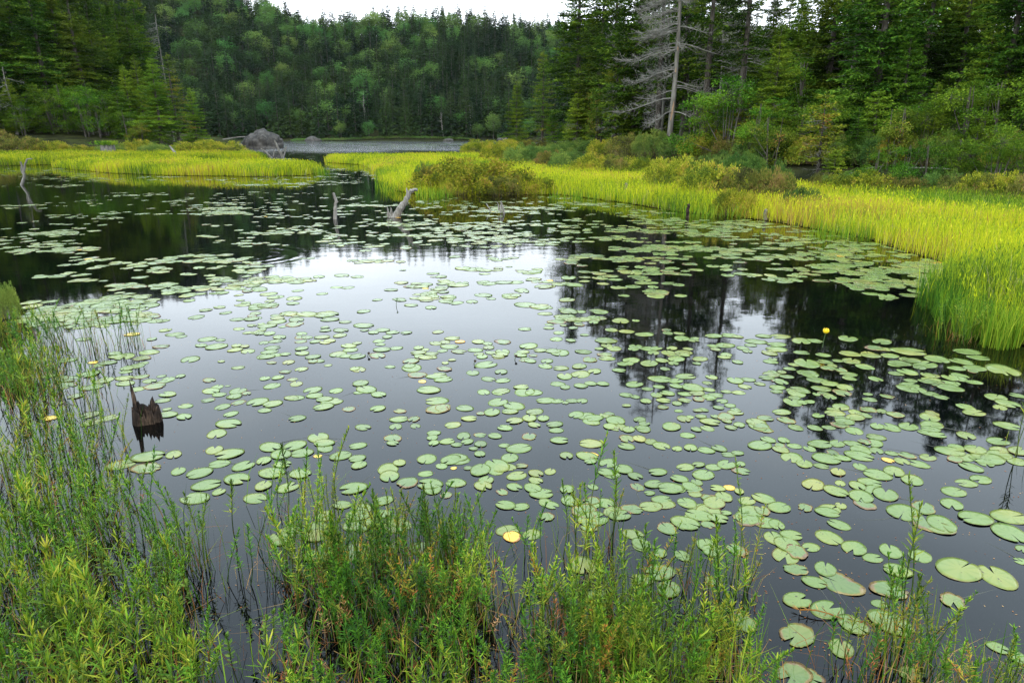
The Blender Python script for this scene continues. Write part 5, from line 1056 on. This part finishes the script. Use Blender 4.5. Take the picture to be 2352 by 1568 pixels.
# clumps of stalk feet in the picture: cx, cy, rx, ry, count, height, kinds, name
CL = [
 (285, 795, 50, 14, 26, .44, 'gggy', 'in the upright clump left of the open water'), (180, 810, 70, 25, 30, .40, 'ggyy', 'in the thin stand behind the rotten stump'), (90, 800, 75, 40, 90, .40, 'gyygg', 'along the far left bank'), (60, 900, 90, 60, 120, .42, 'gyggl', 'along the left bank'),
 (190, 930, 70, 60, 34, .42, 'ggy', 'in the loose stand left of the rotten stump'), (250, 1070, 60, 60, 26, .40, 'ggy', 'in the loose stand below the rotten stump'), (100, 1100, 120, 90, 115, .40, 'ggylb', 'in the left thicket'), (230, 1230, 160, 70, 90, .38, 'ggglbn', 'in the left thicket'), (90, 1330, 130, 90, 105, .38, 'ggglb', 'in the lower left thicket'), (300, 1430, 150, 80, 80, .36, 'ggglb', 'in the lower left thicket'),
 (430, 1290, 70, 50, 34, .38, 'gggb', 'between the left thicket and the open gap'), (120, 1520, 180, 80, 120, .34, 'ggllb', 'in the lower left thicket'), (390, 1560, 130, 60, 50, .33, 'ggllb', 'in the lower left thicket'), (200, 1640, 260, 50, 80, .32, 'gllb', 'in the lower left thicket'), (1350, 1640, 350, 40, 110, .30, 'gylg', 'in the right thicket'), (800, 1640, 200, 40, 50, .28, 'gln', 'in the middle thicket'), (560, 1330, 40, 60, 7, .36, 'gg', 'standing singly in the open gap'), (580, 1540, 50, 60, 9, .30, 'bb', 'standing singly in the open gap'),
 (575, 1250, 40, 20, 4, .46, 'g', 'standing singly in the open gap'), (690, 1200, 60, 30, 14, .44, 'ggy', 'in the loose stand above the middle thicket'), (770, 1230, 16, 10, 4, .52, 'y', 'in the loose stand above the middle thicket'), (650, 1160, 40, 20, 5, .44, 'g', 'in the loose stand above the middle thicket'),
 (760, 1330, 110, 60, 90, .42, 'gggyn', 'in the middle thicket'), (920, 1300, 90, 45, 80, .42, 'gggy', 'in the middle thicket'), (1050, 1320, 80, 45, 70, .38, 'ggyy', 'in the middle thicket'), (850, 1420, 170, 60, 120, .36, 'gggyn', 'in the middle thicket'), (1050, 1430, 110, 60, 80, .34, 'gggyn', 'in the middle thicket'), (760, 1530, 110, 50, 36, .30, 'ggn', 'in the middle thicket'), (980, 1540, 150, 40, 50, .28, 'ggy', 'in the middle thicket'),
 (1340, 1300, 60, 30, 14, .42, 'ggy', 'in the loose stand above the right thicket'), (1380, 1260, 50, 25, 9, .46, 'ggy', 'in the loose stand above the right thicket'), (1240, 1300, 50, 30, 9, .38, 'gg', 'in the loose stand above the right thicket'), (1250, 1440, 70, 50, 40, .36, 'ggyn', 'in the right thicket'), (1390, 1470, 130, 50, 90, .36, 'ggyy', 'in the right thicket'), (1350, 1560, 170, 60, 130, .34, 'ggyyn', 'in the right thicket'), (1560, 1560, 120, 60, 80, .34, 'ggyy', 'in the right thicket'),
 (1480, 1390, 60, 35, 16, .40, 'ggy', 'in the sparse row left of the big pads'), (1560, 1370, 60, 30, 12, .40, 'gy', 'in the sparse row left of the big pads'), (1650, 1400, 60, 40, 20, .42, 'ggy', 'in the sparse row left of the big pads'), (1700, 1350, 30, 25, 7, .42, 'gy', 'in the sparse row left of the big pads'), (1660, 1520, 60, 50, 22, .36, 'gg', 'in the right thicket'), (1740, 1600, 50, 40, 14, .30, 'gg', 'in the right thicket'),
 (2060, 1500, 70, 45, 22, .42, 'gy', 'in the lower right clump'), (1960, 1560, 60, 40, 16, .36, 'ggyn', 'in the lower right clump'), (2110, 1580, 80, 50, 30, .34, 'ggyn', 'in the lower right clump'), (2330, 1640, 70, 50, 34, .34, 'gyy', 'in the lower right corner'), (2200, 1610, 60, 40, 12, .30, 'gy', 'in the lower right corner'),
 (2200, 770, 60, 20, 50, .40, 'gg', 'at the foot of the right marsh')]
rng = np.random.default_rng(77); ST = []
for (cx, cy, rx, ry, n, H, kinds, nm) in CL:
    for _ in range(int(n * .55)):
        a, r = rng.random() * 6.283, math.sqrt(rng.random()) ; x, y = cx + rx * r * math.cos(a) * 1.05, cy + ry * r * math.sin(a) * 1.05
        if kinds[-1] == 'n' and rng.random() < .6: kinds_ = kinds[:-1]
        else: kinds_ = kinds
        kk = {'g': 'green', 'y': 'yellow', 'b': 'broad', 'n': 'brown', 'l': 'blade'}[kinds_[rng.integers(len(kinds_))]]
        h = H * rng.uniform(.62, 1.18); 
        if kk == 'brown': h *= .7
        if kk == 'broad': h *= .75
        p = ground(x, min(y, 1900)); ST.append([x, y, p, h * .86, kk, nm])
for (x, y, h, kk) in [(2337, 1045, .50, 'green'), (2333, 1046, .40, 'green'), (769, 1208, .56, 'yellow'), (1348, 1235, .55, 'green'), (1410, 1240, .50, 'green'), (2085, 1455, .62, 'yellow'), (2070, 1470, .55, 'green'), (1700, 1330, .48, 'yellow')]:
    ST.append([x, y, ground(x, y), h, kk, 'standing taller than its neighbours'])
vis = []
for i, s in enumerate(ST):
    tp = screen((s[2].x, s[2].y, s[3]))
    if 0 < tp[0] < 2352 and 0 < tp[1] < 1568: vis.append((-(s[3] / depth(s[2])), i))
vis.sort(); bigS = set(i for _, i in vis[:230]) | set(range(len(ST) - 8, len(ST)))
byname = {}
for i in bigS: byname.setdefault((ST[i][5], ST[i][4]), []).append(i)
SL = {}
KK = {'green': 'leafy green', 'yellow': 'yellow-green', 'broad': 'oval-leaved green', 'brown': 'withered orange-brown', 'blade': 'long-leaved green'}
for (nm, kk), l in byname.items():
    l.sort(key=lambda i: ST[i][0])
    for r, i in enumerate(l): SL[i] = f"{KK[kk]} stalk, {ordw(r)} from left {nm}"
TH = {k: [Geo(), Geo()] for k in RV}
for i, (x, y, p, h, kk, nm) in enumerate(ST):
    S, Lf, sm, lm = RV[kk][rng.integers(len(RV[kk]))]; s = h / (.45 if kk in ('broad', 'brown', 'blade') else .55); rot = (rng.normal(0, .07), rng.normal(0, .07), rng.random() * 6.283)
    sw = s ** .5
    if i in bigS:
        o = empty('leafy_stalk', (p.x, p.y, -.02)); o.rotation_euler = rot; o.scale = (sw, sw, s); link('stalk', sm, o); link('foliage', lm, o)
        tag(o, SL[i], 'water plant', 'leafy stalks growing out of the near water')
    else:
        Mx = Matrix.Translation((p.x, p.y, -.02)) @ Euler(rot).to_matrix().to_4x4() @ Matrix.Diagonal((sw, sw, s, 1)); TH[kk][0].add(S, Mx); TH[kk][1].add(Lf, Mx)
for k, (a, b) in TH.items():
    if not a.v: continue
    G = Geo(); v, q, t, _, _ = a.arrays(); G.v.append(v); G.q.append(q); G.t.append(t); G.qm.append(np.zeros(len(q))); G.tm.append(np.zeros(len(t))); G.n = len(v)
    v, q, t, _, _ = b.arrays(); G.v.append(v); G.q.append(q + G.n); G.t.append(t + G.n); G.qm.append(np.ones(len(q))); G.tm.append(np.ones(len(t)))
    o = link('reed_thicket', G.mesh('reed_thicket', [M['reed_stem'], M[{'green': 'reed', 'yellow': 'reed_yellow', 'broad': 'broad', 'brown': 'reed_brown', 'blade': 'reed'}[k]]]))
    tag(o, f"thicket of {KK[k]} stalks crowding the near water's edge", 'water plants', kind='stuff')
print('stalks', len(ST), len(bigS))
# thin grass and dead litter woven through the reeds
N = 6400; ci = rng.integers(0, len(ST), N); P3 = np.array([ST[c][2][:] for c in ci]) + np.stack([rng.normal(0, .05, N), rng.normal(0, .05, N), np.zeros(N)], 1)
g = Geo(); blades(g, P3[:3600], rng.uniform(.10, .34, 3600), rng.uniform(.0018, .0038, 3600), rng, .38, 0); blades(g, P3[3600:], rng.uniform(.06, .22, N - 3600), rng.uniform(.0015, .003, N - 3600), rng, .7, 1)
tag(link('grass_litter', g.mesh('grass_litter', [M['reed'], M['reed_brown']])), 'fine grass blades and withered litter between the near stalks', 'grass', kind='stuff')
# shrub leaning in at the left border
for (x, y, w, h, k, lb) in [(-5, 735, 70, 95, 'green', 'dense small-leaved shrub leaning in at the left border above the reeds'), (-90, 800, 130, 130, 'olive', 'larger shrub at the left border behind the reed bank'), (10, 880, 90, 70, 'green', 'green shrub among the reeds at the left border')]:
    o = put_shrub(k, int(y), x, y, w, h, lb)
# leaf crumbs and drowned stems on the water
rng = np.random.default_rng(91); N = 1500; g = Geo()
xx_ = rng.uniform(0, 2352, N); yy_ = 760 + 800 * rng.random(N) ** 1.1; P3 = np.array([ground(a, b)[:] for a, b in zip(xx_, yy_)]); P3[:, 2] = .0015
az = rng.random(N) * 6.283; leaves(g, P3, np.stack([np.cos(az), np.sin(az), 0 * az + .02], 1), np.tile([0, 0, 1.0], (N, 1)), rng.uniform(.004, .014, N), rng.uniform(.002, .006, N))
tag(link('floating_crumbs', g.mesh('floating_crumbs', M['reed_brown'])), 'tiny brown leaf crumbs drifting on the dark water', 'debris', kind='stuff')
g = Geo(); mm_ = plain('drowned_stem', (.055, .055, .035), .4)
for i in range(90):
    j = infr[rng.integers(0, 420)]; b = ground(*pads[j][:2]); a0 = rng.random() * 6.283; L = rng.uniform(.15, .5); f = np.linspace(0, 1, 7)
    aa = a0 + rng.normal(0, .5) * f; P = np.stack([b.x + np.cos(aa) * L * f, b.y + np.sin(aa) * L * f, .0012 - .0045 * f], 1); tube(g, P, .0026 * (1 - .5 * f), 4, cap=False)
tag(link('drowned_stems', g.mesh('drowned_stems', mm_)), 'thin dull pad stems trailing just under the water surface', 'pad stems', kind='stuff')
# withered sprig floating among the big pads
rng = np.random.default_rng(3); b = ground(1905, 1420); g = Geo(); f = np.linspace(0, 1, 8)
P = np.stack([-.10 + .22 * f, .035 - .06 * f, .012 + .01 * np.sin(f * 6)], 1); tube(g, P, .003 * (1 - f * .5), 5); bi = rng.integers(0, 8, 46)
leaves(g, P[bi], np.stack([rng.normal(-.6, .6, 46), rng.normal(0, .8, 46), np.abs(rng.normal(.1, .25, 46))], 1), rng.normal(0, 1, (46, 3)) + [0, 0, 1], .035, .004)
tag(link('floating_sprig', g.mesh('floating_sprig', M['reed_brown']), None, b), 'withered reddish sprig floating beside the big pads at the lower right', 'sprig')

# ------------------------------------------------------------------ damp air
HZ = True
if HZ:
    import bmesh
    bm = bmesh.new(); bmesh.ops.create_cube(bm, size=1)
    x0, x1, y0, y1, z0, z1 = -2300, 2300, -500, 2500, -60, 130
    for v in bm.verts: v.co = Vector((x0 if v.co.x < 0 else x1, y0 if v.co.y < 0 else y1, z0 if v.co.z < 0 else z1))
    me = bpy.data.meshes.new('haze'); bm.to_mesh(me); bm.free(); m = bpy.data.materials.new('pale_damp_air'); m.use_nodes = True; n = m.node_tree.nodes; n.clear()
    v = n.new('ShaderNodeVolumePrincipled'); v.inputs['Color'].default_value = (.86, .93, 1, 1); v.inputs['Density'].default_value = .00003; v.inputs['Anisotropy'].default_value = .3
    o_ = n.new('ShaderNodeOutputMaterial'); m.node_tree.links.new(v.outputs[0], o_.inputs['Volume']); me.materials.append(m); link('haze', me)['kind'] = 'stuff'
